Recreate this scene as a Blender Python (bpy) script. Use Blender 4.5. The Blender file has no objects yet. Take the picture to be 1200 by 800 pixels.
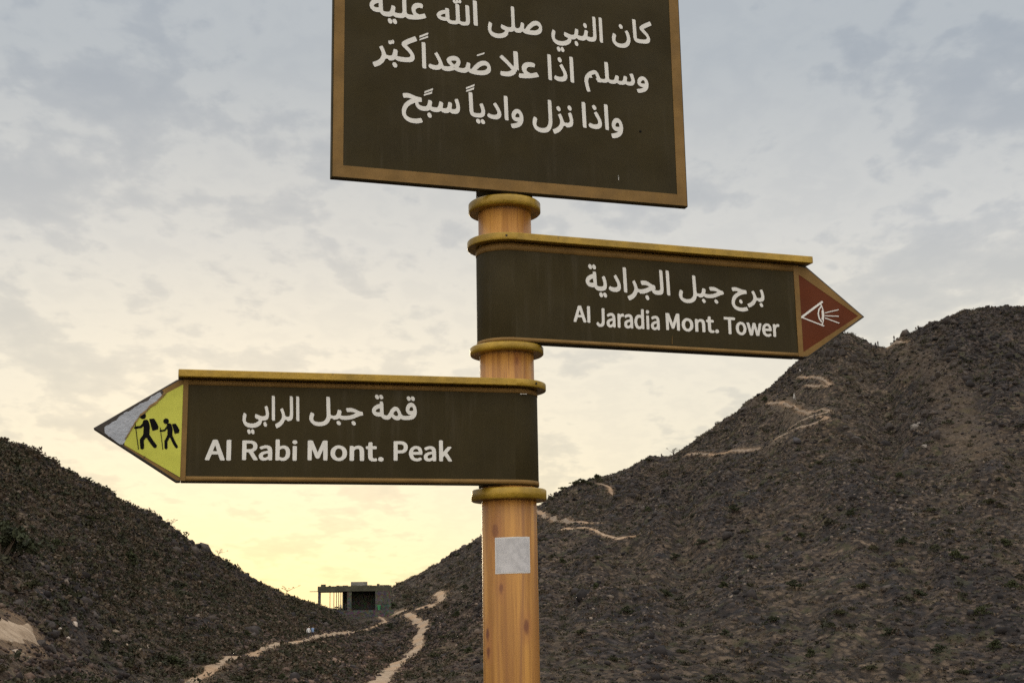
import bpy, bmesh, math, random
import numpy as np
from mathutils import Matrix, Vector

# ----------------------------------------------------------------- camera, light, exposure
S = bpy.context.scene
COL = S.collection
R = math.radians
PITCH, ROLL, FPX, EYE = R(12.0278), R(-0.9456), 1604.7, 1.6
cam_data = bpy.data.cameras.new("camera")
cam_data.sensor_width = 36.0
cam_data.lens = FPX * 36.0 / 1200.0
cam_data.clip_start, cam_data.clip_end = 0.1, 20000.0
cam_data.dof.use_dof = True
cam_data.dof.focus_distance = 3.0
cam_data.dof.aperture_fstop = 64.0
camera = bpy.data.objects.new("camera", cam_data)
camera.matrix_world = Matrix.Translation((0, 0, EYE)) @ Matrix.Rotation(R(90) + PITCH, 4, 'X') @ Matrix.Rotation(ROLL, 4, 'Z')
COL.objects.link(camera)
S.camera = camera

SUN_AZ, SUN_EL = -11.0, 6.0          # behind the saddle, low, veiled by cloud
sun_data = bpy.data.lights.new("sun", 'SUN')
sun_data.energy = 0.9
sun_data.angle = R(14)
sun_data.color = (1.0, 0.83, 0.55)
sun = bpy.data.objects.new("sun", sun_data)
sun_dir = Vector((math.sin(R(SUN_AZ)) * math.cos(R(SUN_EL)), math.cos(R(SUN_AZ)) * math.cos(R(SUN_EL)), math.sin(R(SUN_EL))))
sun.rotation_euler = (-sun_dir).to_track_quat('-Z', 'Y').to_euler()
sun.location = (0, 0, 60)
COL.objects.link(sun)

S.view_settings.view_transform = 'Standard'
S.view_settings.look = 'None'
S.view_settings.exposure = 0.0
S.view_settings.gamma = 1.0
S.view_settings.use_curve_mapping = False
try:
    S.cycles.use_denoising = False
    S.render.filter_size = 1.2
    S.cycles.max_bounces = 4
    S.cycles.diffuse_bounces = 2
except Exception:
    pass


class Nodes:
    """small helper to write node trees"""
    def __init__(self, tree):
        self.t = tree
        tree.nodes.clear()

    def new(self, typ, **kw):
        n = self.t.nodes.new(typ)
        for k, v in kw.items():
            setattr(n, k, v)
        return n

    def link(self, a, b):
        self.t.links.new(a, b)

    def put(self, v, sock):
        if isinstance(v, bpy.types.NodeSocket):
            self.link(v, sock)
        elif isinstance(v, (tuple, list)) and len(v) == 3 and len(sock.default_value) == 4:
            sock.default_value = (*v, 1)
        else:
            sock.default_value = v

    def math(self, op, a, b=0.0, clamp=False, c=None):
        n = self.new('ShaderNodeMath', operation=op, use_clamp=clamp)
        self.put(a, n.inputs[0])
        self.put(b, n.inputs[1])
        if c is not None:
            self.put(c, n.inputs[2])
        return n.outputs[0]

    def vec(self, op, a, b=(0, 0, 0), out=0):
        n = self.new('ShaderNodeVectorMath', operation=op)
        self.put(a, n.inputs[0])
        self.put(b, n.inputs[1])
        return n.outputs[out]

    def mix(self, f, a, b, blend='MIX'):
        n = self.new('ShaderNodeMix', data_type='RGBA', blend_type=blend)
        self.put(f, n.inputs[0])
        self.put(a, n.inputs[6])
        self.put(b, n.inputs[7])
        return n.outputs[2]

    def maprange(self, v, a, b, c=0.0, d=1.0, smooth=True):
        n = self.new('ShaderNodeMapRange', interpolation_type='SMOOTHSTEP' if smooth else 'LINEAR')
        for i, x in enumerate((v, a, b, c, d)):
            self.put(x, n.inputs[i])
        return n.outputs[0]

    def noise(self, vec, scale, detail=4, rough=0.55, dist=0.0):
        n = self.new('ShaderNodeTexNoise')
        if vec is not None:
            self.link(vec, n.inputs['Vector'])
        n.inputs['Scale'].default_value = scale
        n.inputs['Detail'].default_value = detail
        n.inputs['Roughness'].default_value = rough
        n.inputs['Distortion'].default_value = dist
        return n.outputs[0]

    def ramp(self, f, stops, interp='LINEAR'):
        n = self.new('ShaderNodeValToRGB')
        n.color_ramp.interpolation = interp
        el = n.color_ramp.elements
        while len(el) < len(stops):
            el.new(0.5)
        for e, (p, c) in zip(el, stops):
            e.position = p
            e.color = (*c, 1)
        self.put(f, n.inputs[0])
        return n.outputs[0]


# ----------------------------------------------------------------- sky (clouded over, glow at the saddle)
world = bpy.data.worlds.new("World")
S.world = world
world.use_nodes = True
N = Nodes(world.node_tree)
dirv = N.new('ShaderNodeTexCoord').outputs['Generated']
sep = N.new('ShaderNodeSeparateXYZ')
N.link(dirv, sep.inputs[0])
dx, dy, dz = sep.outputs
sky = N.new('ShaderNodeTexSky', sky_type='NISHITA', sun_disc=False)
sky.sun_elevation = R(SUN_EL)
sky.sun_rotation = R(SUN_AZ)
# cloud deck seen in perspective
den = N.math('ADD', N.math('MAXIMUM', dz, 0.0), 0.20)
comb = N.new('ShaderNodeCombineXYZ')
N.link(N.math('DIVIDE', dx, den), comb.inputs[0])
N.link(N.math('DIVIDE', dy, den), comb.inputs[1])
deck = comb.outputs[0]
big = N.noise(N.vec('MULTIPLY', deck, (1.0, 0.72, 1.0)), 2.1, 6, 0.5, 0.2)
fine = N.noise(N.vec('MULTIPLY', deck, (1.0, 0.72, 1.0)), 6.5, 8, 0.58, 0.15)
rip = N.noise(N.vec('MULTIPLY', deck, (1.0, 0.8, 1.0)), 21.0, 3, 0.5, 0.25)
elev = N.math('DIVIDE', N.math('MAXIMUM', dz, 0.0), 0.6)
base = N.ramp(elev, [(0.0, (0.80, 0.735, 0.57)), (0.14, (0.82, 0.76, 0.615)), (0.32, (0.77, 0.735, 0.655)),
                     (0.46, (0.60, 0.61, 0.615)), (0.66, (0.435, 0.475, 0.52)), (1.0, (0.44, 0.48, 0.53))])
# glow round the veiled sun: wide along the horizon
ga = R(SUN_AZ - 1.5)
az = N.math('SUBTRACT', N.math('ARCTAN2', dx, dy), ga)
gx = N.math('DIVIDE', az, 0.23)
gz = N.math('DIVIDE', N.math('SUBTRACT', dz, 0.0), 0.085)
q = N.math('ADD', N.math('MULTIPLY', gx, gx), N.math('MULTIPLY', gz, gz))
glow = N.math('POWER', 2.71828, N.math('MULTIPLY', q, -1.0))
gx2 = N.math('DIVIDE', az, 0.45)
gz2 = N.math('DIVIDE', dz, 0.25)
q2 = N.math('ADD', N.math('MULTIPLY', gx2, gx2), N.math('MULTIPLY', gz2, gz2))
halo = N.math('POWER', 2.71828, N.math('MULTIPLY', q2, -1.0))
c1 = N.mix(N.math('MULTIPLY', halo, 0.42), base, (0.93, 0.84, 0.62))
c1 = N.mix(glow, c1, (0.965, 0.835, 0.45))
# cloud lumps
lump = N.math('ADD', N.math('MULTIPLY', N.math('SUBTRACT', big, 0.5), 0.95),
              N.math('ADD', N.math('MULTIPLY', N.math('SUBTRACT', fine, 0.5), 0.80), N.math('MULTIPLY', N.math('SUBTRACT', rip, 0.5), 0.34)))
dark = N.maprange(lump, -0.02, 0.24)
edge = N.math('MULTIPLY', N.maprange(lump, -0.16, -0.01), N.maprange(lump, 0.10, 0.0))
lit = N.math('ADD', N.math('MULTIPLY', N.maprange(lump, 0.0, -0.30), 0.55), N.math('MULTIPLY', edge, 0.55), True)
c2 = N.mix(N.math('MULTIPLY', dark, 0.55), c1, N.mix(1.0, c1, (0.75, 0.785, 0.84), 'MULTIPLY'))
c2 = N.mix(N.math('MULTIPLY', lit, 0.80), c2, N.mix(1.0, c2, (1.24, 1.21, 1.15), 'MULTIPLY'))
# unseen sky behind the camera, brightened to light the sign fronts
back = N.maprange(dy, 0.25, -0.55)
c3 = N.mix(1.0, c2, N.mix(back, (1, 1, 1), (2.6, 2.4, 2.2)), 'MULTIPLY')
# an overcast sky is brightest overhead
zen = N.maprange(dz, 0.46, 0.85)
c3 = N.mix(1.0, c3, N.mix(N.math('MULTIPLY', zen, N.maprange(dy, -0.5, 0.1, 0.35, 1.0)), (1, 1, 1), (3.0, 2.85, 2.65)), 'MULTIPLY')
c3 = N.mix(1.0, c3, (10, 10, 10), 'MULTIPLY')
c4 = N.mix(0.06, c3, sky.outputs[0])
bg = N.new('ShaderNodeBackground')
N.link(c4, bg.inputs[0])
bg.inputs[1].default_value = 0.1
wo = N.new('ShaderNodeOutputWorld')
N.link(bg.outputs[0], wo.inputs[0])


# ----------------------------------------------------------------- helpers
def tag(o, label=None, cat=None, group=None, kind=None):
    for k, v in (("label", label), ("category", cat), ("group", group), ("kind", kind)):
        if v:
            o[k] = v
    return o


def empty(name, loc=(0, 0, 0), rz=0.0):
    o = bpy.data.objects.new(name, None)
    o.location = loc
    o.rotation_euler = (0, 0, rz)
    o.empty_display_size = 0.2
    COL.objects.link(o)
    return o


def link_mesh(name, me, mat=None, parent=None):
    if mat is not None:
        me.materials.append(mat)
    o = bpy.data.objects.new(name, me)
    COL.objects.link(o)
    if parent is not None:
        o.parent = parent
    return o


def from_bm(name, bm, mat=None, parent=None, smooth=False):
    me = bpy.data.meshes.new(name)
    bm.normal_update()
    bm.to_mesh(me)
    bm.free()
    if smooth:
        for p in me.polygons:
            p.use_smooth = True
    return link_mesh(name, me, mat, parent)


def mesh_np(name, V, T, mat=None, parent=None, color=None, n=3, smooth=False):
    """mesh from numpy verts and equal-size faces, optional per-vertex colour"""
    me = bpy.data.meshes.new(name)
    V = np.ascontiguousarray(V, np.float32)
    T = np.ascontiguousarray(T, np.int32)
    me.vertices.add(len(V))
    me.vertices.foreach_set("co", V.ravel())
    me.loops.add(T.size)
    me.loops.foreach_set("vertex_index", T.ravel())
    me.polygons.add(len(T))
    me.polygons.foreach_set("loop_start", np.arange(0, T.size, n, dtype=np.int32))
    me.polygons.foreach_set("loop_total", np.full(len(T), n, np.int32))
    if smooth:
        me.polygons.foreach_set("use_smooth", np.ones(len(T), bool))
    if color is not None:
        a = me.color_attributes.new("tint", 'FLOAT_COLOR', 'POINT')
        c = np.ones((len(V), 4), np.float32)
        c[:, :3] = color
        a.data.foreach_set("color", c.ravel())
    me.update(calc_edges=True)
    me.validate()
    return link_mesh(name, me, mat, parent)


def bm_box(bm, x0, x1, y0, y1, z0, z1):
    vs = [bm.verts.new(p) for p in ((x0, y0, z0), (x1, y0, z0), (x1, y1, z0), (x0, y1, z0), (x0, y0, z1), (x1, y0, z1), (x1, y1, z1), (x0, y1, z1))]
    for f in ((0, 3, 2, 1), (4, 5, 6, 7), (0, 1, 5, 4), (1, 2, 6, 5), (2, 3, 7, 6), (3, 0, 4, 7)):
        bm.faces.new([vs[i] for i in f])


def bm_prism(bm, pts, axis_vecs, lo, hi):
    """extrude a 2-D outline; axis_vecs = (u, v, w) world vectors, extruded along w from lo to hi"""
    u, v, w = (Vector(a) for a in axis_vecs)
    a = [bm.verts.new(u * p[0] + v * p[1] + w * lo) for p in pts]
    b = [bm.verts.new(u * p[0] + v * p[1] + w * hi) for p in pts]
    n = len(pts)
    fs = [bm.faces.new(a[::-1]), bm.faces.new(b)]
    for i in range(n):
        fs.append(bm.faces.new((a[i], a[(i + 1) % n], b[(i + 1) % n], b[i])))
    bmesh.ops.recalc_face_normals(bm, faces=fs)


def bevel(bm, w, seg=2, ang=40):
    es = [e for e in bm.edges if len(e.link_faces) == 2 and e.calc_face_angle(0) > R(ang)]
    bmesh.ops.bevel(bm, geom=es, offset=w, segments=seg, affect='EDGES', profile=0.5)


def bm_tube(bm, p0, p1, r0, r1, n=8):
    p0, p1 = Vector(p0), Vector(p1)
    d = (p1 - p0).normalized()
    a = d.orthogonal().normalized()
    b = d.cross(a)
    A, B = [], []
    for i in range(n):
        t = 2 * math.pi * i / n
        o = a * math.cos(t) + b * math.sin(t)
        A.append(bm.verts.new(p0 + o * r0))
        B.append(bm.verts.new(p1 + o * r1))
    for i in range(n):
        bm.faces.new((A[i], A[(i + 1) % n], B[(i + 1) % n], B[i]))
    bm.faces.new(A[::-1])
    bm.faces.new(B)


def material(name, rough=0.6, metallic=0.0, spec=0.5):
    m = bpy.data.materials.new(name)
    m.use_nodes = True
    M = Nodes(m.node_tree)
    p = M.new('ShaderNodeBsdfPrincipled')
    p.inputs['Roughness'].default_value = rough
    p.inputs['Metallic'].default_value = metallic
    p.inputs['Specular IOR Level'].default_value = spec
    out = M.new('ShaderNodeOutputMaterial')
    M.link(p.outputs[0], out.inputs[0])
    M.p, M.out = p, out
    M.obj = M.new('ShaderNodeTexCoord').outputs['Object']
    return m, M


def mottled(name, c, var=0.15, scale=8.0, rough=0.6, metallic=0.0, spec=0.5, bump=0.0, bscale=60.0, speck=None):
    m, M = material(name, rough, metallic, spec)
    f = M.noise(M.obj, scale, 5, 0.6)
    lo = tuple(x * (1 - var) for x in c)
    hi = tuple(x * (1 + var) for x in c)
    col = M.mix(M.maprange(f, 0.3, 0.7), lo, hi)
    if speck:
        s = M.maprange(M.noise(M.obj, speck[0], 3, 0.6), speck[1], speck[1] + 0.06)
        col = M.mix(M.math('MULTIPLY', s, speck[3]), col, speck[2])
    M.link(col, M.p.inputs['Base Color'])
    r = M.maprange(M.noise(M.obj, scale * 2.3, 4, 0.6), 0.3, 0.7, rough - 0.08, rough + 0.1)
    M.link(r, M.p.inputs['Roughness'])
    if bump:
        b = M.new('ShaderNodeBump')
        b.inputs['Strength'].default_value = bump
        b.inputs['Distance'].default_value = 0.01
        M.link(M.noise(M.obj, bscale, 4, 0.6), b.inputs['Height'])
        M.link(b.outputs[0], M.p.inputs['Normal'])
    return m


# ----------------------------------------------------------------- terrain as a height field round the viewer
def _hash(ix, iy, seed):
    h = (ix.astype(np.int64) * 374761393 + iy.astype(np.int64) * 668265263 + seed * 982451653) & 0x7fffffff
    h = ((h ^ (h >> 13)) * 1274126177) & 0x7fffffff
    return ((h ^ (h >> 16)) & 0xffff) / 65535.0


def vnoise(x, y, seed=0):
    ix, iy = np.floor(x), np.floor(y)
    fx, fy = x - ix, y - iy
    fx, fy = fx * fx * (3 - 2 * fx), fy * fy * (3 - 2 * fy)
    a, b = _hash(ix, iy, seed), _hash(ix + 1, iy, seed)
    c, d = _hash(ix, iy + 1, seed), _hash(ix + 1, iy + 1, seed)
    return (a + (b - a) * fx) * (1 - fy) + (c + (d - c) * fx) * fy - 0.5


def fbm(x, y, scale, octs, seed=0, gain=0.5):
    r, a, s = 0, 1.0, scale
    for i in range(octs):
        r = r + a * vnoise(x / s + 17.3 * i, y / s - 9.1 * i, seed + i)
        a *= gain
        s *= 0.5
    return r


# skyline: azimuth (deg from +y, right positive), tangent of elevation, distance
_az = np.array([-180, -90, -45, -28, -20.72, -19.27, -18.0, -16.4, -14.04, -12.4, -10.6, -9.4, -8.12, -6.7, -5.25, -3.7, -2.6,
                -1.43, 1.32, 2.6, 3.4, 4.2, 5.0, 5.7, 6.7, 7.06, 7.8, 8.9, 10.7, 11.8, 12.8, 13.78, 14.25, 14.9, 15.62, 16.0, 16.8, 17.7, 18.7, 19.7, 21.0, 28, 45, 90, 180], float)
_el = np.array([0.02, 0.06, 0.14, 0.148, 0.1345, 0.1255, 0.114, 0.0985, 0.0765, 0.0580, 0.0395, 0.0290, 0.0212, 0.0178, 0.0325, 0.0455, 0.0565,
                0.0690, 0.0944, 0.1070, 0.1105, 0.1120, 0.1170, 0.1230, 0.1250, 0.1285, 0.138, 0.150, 0.171, 0.187, 0.1985, 0.2080, 0.2070, 0.1990, 0.1950, 0.2005, 0.2055, 0.2105, 0.2165, 0.2185, 0.2173, 0.22, 0.2, 0.1, 0.02], float)
_dr = np.interp(_az, [-180, -45, -20.7, -14, -8.1, -7.2, -6.4, -5.2, -3.7, 1.3, 7, 13.8, 21, 45, 180], [200, 170, 190, 240, 325, 350, 395, 425, 420, 405, 418, 430, 440, 420, 250])
_cc = np.interp(_az, [-180, -8.1, -7.2, -6.4, -4.6, -2.6, 1.3, 180], [0.25, 0.25, 0.5, 1.25, 1.2, 0.7, 0.25, 0.25])
_db = np.interp(_az, [-180, -20.2, -14, -6, 0, 10, 20, 180], [60, 72, 115, 125, 132, 145, 150, 80])
_eb = np.interp(_az, [-180, -20.2, 0, 20, 180], [-0.03, -0.0300, -0.0375, -0.0410, -0.03])


def height(x, y, rough=True):
    """ground height at world x, y (numpy arrays)"""
    x, y = np.asarray(x, float), np.asarray(y, float)
    a = np.degrees(np.arctan2(x, y))
    d = np.hypot(x, y)
    el, dr, db, eb, cc = (np.interp(a, _az, k) for k in (_el, _dr, _db, _eb, _cc))
    hr, hb = EYE + dr * el, EYE + db * eb
    t = np.clip((d - db) / (dr - db), 0, 1)
    h = np.where(d < db, hb * d / db, hb + (hr - hb) * ((1 - cc) * t + cc * t * t))
    over = np.maximum(d - dr, 0)
    h = np.where(over > 0, hr - 0.42 * over * over / (over + 9.0), h)
    h = np.maximum(h, -16.0 - 0.002 * d)
    if rough:
        k = np.clip((d - 4) / 70.0, 0, 1)
        edge = np.clip(np.abs(d - dr) / 60.0, 0.28, 1)
        pad = np.clip((np.hypot(x - BX, y - BY) - 11) / 25.0, 0, 1)
        far = np.clip((1500 - d) / 800, 0, 1)
        dk = np.clip((d - 30) / 330.0, 0.0, 1)
        k = k * (1 - 0.9 * np.exp(-((a + 7.5) / 4.5) ** 2))
        h = h + k * pad * far * (dk * edge * 5.0 * fbm(x, y, 46, 2, 3) + (0.15 + 0.85 * dk) * edge * 2.2 * fbm(x, y, 15, 2, 8) + (0.35 + 0.65 * dk) * (1.25 * fbm(x, y, 4.5, 3, 21, 0.6) + 0.7 * vnoise(x / 1.5, y / 1.5, 55)))
        inner = np.clip((d - db) / 40.0, 0, 1) * np.clip((dr - d) / 40.0, 0, 1)
        h = h + k * pad * dk * inner * 6.5 * (rib(x, y) - 0.5)
        # craggy heads of the ridge
        crag = np.exp(-((a - 13.6) / 1.1) ** 2) + 0.55 * np.exp(-((a - 18.5) / 2.2) ** 2) + 0.3 * np.exp(-((a - 3.0) / 2.0) ** 2)
        h = h + crag * np.exp(-((d - dr) / 34.0) ** 2) * (3.0 * np.abs(fbm(x, y, 7, 3, 40)) + 0.4)
    return h


def rib(x, y):
    """rocky ribs that run down the slopes, 0 in the gullies to 1 on the crests"""
    a = np.degrees(np.arctan2(x, y))
    d = np.hypot(x, y)
    r = vnoise(a / 2.3 + 0.004 * d + 31.0, d / 120.0, 301) * 0.7 + vnoise(a / 0.9 - 0.006 * d, d / 50.0, 307) * 0.4 + fbm(x, y, 9, 2, 311) * 0.25
    return np.clip(0.5 + r * 1.5, 0, 1)


BX, BY = 345 * math.sin(R(-6.62)), 345 * math.cos(R(-6.62))        # where the stone building stands


def ray(px, py):
    u0, v0 = px - 600.0, py - 400.0
    u = math.cos(ROLL) * u0 + math.sin(ROLL) * v0
    v = -math.sin(ROLL) * u0 + math.cos(ROLL) * v0
    cx, cz = u / FPX, -v / FPX
    d = np.array([cx, math.cos(PITCH) - cz * math.sin(PITCH), math.sin(PITCH) + cz * math.cos(PITCH)])
    return d / math.hypot(d[0], d[1])


def ground_at(px, py, rough=True):
    """the ground point a line of sight meets (or the ridge it just clears)"""
    d = ray(px, py)
    t = np.arange(20.0, 470.0, 0.5)
    g = height(d[0] * t, d[1] * t, rough)
    hit = np.nonzero(EYE + d[2] * t <= g)[0]
    if len(hit):
        k = t[hit[0]]
    else:
        k = t[np.argmax((g - EYE) / t)]
    return np.array([d[0] * k, d[1] * k, float(height(d[0] * k, d[1] * k, rough))])


# trails as lines on the ground: (points, half width in metres)
def trail(pts, w):
    P = np.array([ground_at(*p, rough=False)[:2] for p in pts])
    s = np.concatenate([[0], np.cumsum(np.hypot(*np.diff(P, axis=0).T))])
    n = max(8, int(s[-1] / 0.8))
    q = np.linspace(0, s[-1], n)
    X, Y = np.interp(q, s, P[:, 0]), np.interp(q, s, P[:, 1])
    for _ in range(3):
        X[1:-1] = (X[:-2] + 2 * X[1:-1] + X[2:]) / 4
        Y[1:-1] = (Y[:-2] + 2 * Y[1:-1] + Y[2:]) / 4
    X += 0.5 * w * fbm(X, Y, 7, 2, 61)
    Y += 0.5 * w * fbm(X, Y, 7, 2, 67)
    return np.stack([X, Y], 1), w


TRAILS = [
    trail([(215, 800), (240, 787), (262, 777), (285, 770), (305, 764), (331, 757), (345, 754), (365, 749), (377, 746), (390, 743), (410, 740), (438, 735), (452, 730), (449, 725), (440, 720), (432, 717)], 0.47),
    trail([(438, 806), (452, 792), (468, 778), (484, 766), (492, 757), (490, 748), (494, 741), (498, 735), (492, 729), (483, 724), (474, 721)], 0.85),
    trail([(446, 719), (460, 718), (475, 716)], 1.3),
    trail([(487, 715), (500, 712), (512, 709), (518, 704), (517, 698), (512, 693)], 1.0),
    trail([(626, 598), (645, 606), (668, 613), (690, 618), (704, 620)], 0.55),
    trail([(656, 621), (680, 627), (700, 631), (725, 637), (746, 635)], 0.5),
    trail([(700, 566), (712, 568), (718, 575)], 0.5),
    trail([(803, 533), (835, 529), (860, 523), (885, 516), (907, 512), (925, 508), (943, 505), (961, 501), (972, 497), (960, 492)], 0.4),
    trail([(905, 505), (925, 499), (944, 492), (962, 488), (975, 483), (961, 479.5), (943, 477.5), (930, 474.5), (911, 473), (899, 471)], 0.4),
    trail([(936, 441), (948, 442), (957, 443), (975, 449), (958, 452), (943, 454)], 0.4),
    trail([(1038, 405), (1050, 402), (1062, 403)], 0.7),
    trail([(-6, 757), (8, 752), (22, 745), (36, 739)], 0.9),
]
SCREE = [trail([(1048, 404), (1072, 428), (1098, 452), (1118, 478), (1140, 510), (1150, 545)], 4.5),
         trail([(880, 452), (930, 470), (960, 492), (900, 520), (850, 545)], 3.0)]


BEDS = [(P, max(w, 1.15)) for P, w in TRAILS]


def near_trail(x, y, lines, scale=1.0):
    """distance to the nearest trail in units of its half width"""
    best = np.full(np.shape(x), 1e9)
    for P, w in lines:
        lo, hi = P.min(0) - 6 * w, P.max(0) + 6 * w
        m = (x > lo[0]) & (x < hi[0]) & (y > lo[1]) & (y < hi[1])
        if not m.any():
            continue
        xs, ys = x[m], y[m]
        b = np.full(xs.shape, 1e9)
        for px, py in P:
            b = np.minimum(b, (xs - px) ** 2 + (ys - py) ** 2)
        best[m] = np.minimum(best[m], np.sqrt(b) / w)
    return best


def ground_z(x, y):
    """final ground height: smooth bed under the trails"""
    x, y = np.asarray(x, float), np.asarray(y, float)
    h = height(x, y)
    nt = near_trail(np.atleast_1d(x), np.atleast_1d(y), BEDS).reshape(np.shape(x))
    bed = height(x, y, False)
    k = np.clip((5.0 - nt) / 3.2, 0, 1)
    sm = height(x, y, True) * 0.0 + bed + _lowrough(x, y)
    return h * (1 - k) + sm * k


def _lowrough(x, y):
    a = np.degrees(np.arctan2(x, y))
    d = np.hypot(x, y)
    dr = np.interp(a, _az, _dr)
    edge = np.clip(np.abs(d - dr) / 60.0, 0.28, 1)
    k = np.clip((d - 4) / 70.0, 0, 1) * np.clip((np.hypot(x - BX, y - BY) - 11) / 25.0, 0, 1)
    k = k * (1 - 0.9 * np.exp(-((a + 7.5) / 4.5) ** 2))
    dk = np.clip((d - 30) / 330.0, 0.0, 1)
    return k * (dk * edge * 5.0 * fbm(x, y, 46, 2, 3) + (0.15 + 0.85 * dk) * edge * 2.2 * fbm(x, y, 15, 2, 8))

# ----------------------------------------------------------------- ground sheet
azs = np.concatenate([np.arange(-180, -36, 3.0), np.arange(-36, -21.5, 0.15), np.arange(-21.5, 21.6, 0.055), np.arange(21.7, 36, 0.15), np.arange(36, 180, 3.0)])
NA = len(azs)
dr_, db_ = np.interp(azs, _az, _dr), np.interp(azs, _az, _db)
rows = [np.full(NA, 0.4)]
for t in np.linspace(0.04, 0.97, 26):
    rows.append(db_ * t)
for t in np.linspace(0, 1, 400):
    rows.append(db_ + (dr_ - db_) * (0.55 * t + 0.45 * t * t))
for t in np.linspace(0, 1, 30)[1:]:
    rows.append(dr_ + 160 * t * t)
for d in (900, 1800, 4000, 9000):
    rows.append(np.full(NA, float(d)))
D_ = np.stack(rows)
A_ = np.radians(np.broadcast_to(azs, D_.shape))
GX, GY = D_ * np.sin(A_), D_ * np.cos(A_)
GZ = ground_z(GX, GY)
NR = len(rows)
idx = np.arange(NR * NA).reshape(NR, NA)
i0, i1 = idx[:-1, :], idx[1:, :]
quads = np.stack([i0, np.roll(i0, -1, 1), np.roll(i1, -1, 1), i1], -1).reshape(-1, 4)
V = np.stack([GX, GY, GZ], -1).reshape(-1, 3)
V = np.concatenate([V, [[0, 0, float(ground_z(0.0, 0.01))]]])
cap = np.stack([idx[0], np.roll(idx[0], -1)], -1)
scree = np.clip(1.25 - near_trail(GX, GY, SCREE) * 0.8, 0, 1).reshape(-1)
dirt = np.clip(1.9 - near_trail(GX, GY, TRAILS) * 0.62, 0, 1)
_ga, _gd = np.degrees(np.arctan2(GX, GY)), np.hypot(GX, GY)
red_earth = np.exp(-((_ga + 6.5) / 5.5) ** 2) * np.clip((335 - _gd) / 120, 0, 1) + np.exp(-((_ga + 17) / 4.5) ** 2) * np.clip((130 - _gd) / 40, 0, 1)
dirt = np.maximum(dirt, np.clip(red_earth * (0.38 + 0.8 * fbm(GX, GY, 12, 3, 400)), 0, 0.6)).reshape(-1)
tint = np.stack([np.append(scree, 0), np.append(dirt, 0), np.append(rib(GX, GY).reshape(-1), 0)], 1)

m_ground, M = material("stony_ground", 0.95, 0, 0.15)
att = M.new('ShaderNodeVertexColor', layer_name="tint")
sp = M.new('ShaderNodeSeparateColor')
M.link(att.outputs[0], sp.inputs[0])
patch = M.noise(M.obj, 0.022, 4, 0.55)
mid = M.noise(M.obj, 0.16, 5, 0.65)
small = M.noise(M.obj, 1.1, 5, 0.7)
col = M.mix(M.maprange(patch, 0.36, 0.64), (0.034, 0.026, 0.022), (0.066, 0.047, 0.034))
col = M.mix(M.maprange(mid, 0.42, 0.66), col, (0.100, 0.073, 0.050))
col = M.mix(M.maprange(mid, 0.50, 0.36), col, (0.034, 0.030, 0.030))
col = M.mix(M.math('MULTIPLY', M.maprange(sp.outputs[2], 0.50, 0.85), 0.75), col, (0.030, 0.025, 0.024))
col = M.mix(M.math('MULTIPLY', M.maprange(sp.outputs[2], 0.45, 0.15), 0.5), col, (0.090, 0.067, 0.046))
col = M.mix(M.math('MULTIPLY', M.maprange(small, 0.50, 0.34), 0.85), col, (0.016, 0.014, 0.014))
col = M.mix(M.math('MULTIPLY', M.maprange(small, 0.55, 0.72), 0.55), col, (0.175, 0.133, 0.095))
vs = M.new('ShaderNodeTexVoronoi')
vs.inputs['Scale'].default_value = 1.15
M.link(M.obj, vs.inputs['Vector'])
sv = M.new('ShaderNodeSeparateColor')
M.link(vs.outputs['Color'], sv.inputs[0])
stone = M.maprange(sv.outputs[0], 0.0, 1.0, 0.22, 1.85, False)
stc = M.new('ShaderNodeCombineColor')
for i in range(3):
    M.link(M.math('MULTIPLY', stone, (1.0, 0.985, 0.97)[i]), stc.inputs[i])
col = M.mix(0.8, col, M.mix(1.0, col, stc.outputs[0], 'MULTIPLY'))
gap = M.maprange(vs.outputs['Distance'], 0.42, 0.62)
col = M.mix(M.math('MULTIPLY', gap, 0.55), col, (0.018, 0.016, 0.016))
grassy = M.maprange(M.noise(M.obj, 0.33, 4, 0.6), 0.54, 0.66)
col = M.mix(M.math('MULTIPLY', grassy, 0.55), col, (0.060, 0.058, 0.028))
col = M.mix(M.math('MULTIPLY', sp.outputs[0], 0.42), col, (0.115, 0.083, 0.055))
col = M.mix(M.math('MULTIPLY', sp.outputs[1], M.maprange(small, 0.3, 0.62, 0.25, 0.9)), col, (0.21, 0.135, 0.078))
M.link(col, M.p.inputs['Base Color'])
b = M.new('ShaderNodeBump')
b.inputs['Strength'].default_value = 1.0
b.inputs['Distance'].default_value = 0.5
M.link(M.noise(M.obj, 1.7, 5, 0.7), b.inputs['Height'])
M.link(b.outputs[0], M.p.inputs['Normal'])
ground = mesh_np("ground", V, quads, m_ground, None, tint, 4)
tag(ground, kind="structure")
ct = np.concatenate([cap, np.full((NA, 1), NR * NA)], 1)
# close the hole under the viewer's feet
hub = mesh_np("ground_underfoot", np.concatenate([V[idx[0]], V[-1:]]), np.stack([np.arange(NA), np.full(NA, NA), (np.arange(NA) + 1) % NA], 1)[:, ::-1], m_ground, None, np.zeros((NA + 1, 3)), 3)
tag(hub, kind="structure")

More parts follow.
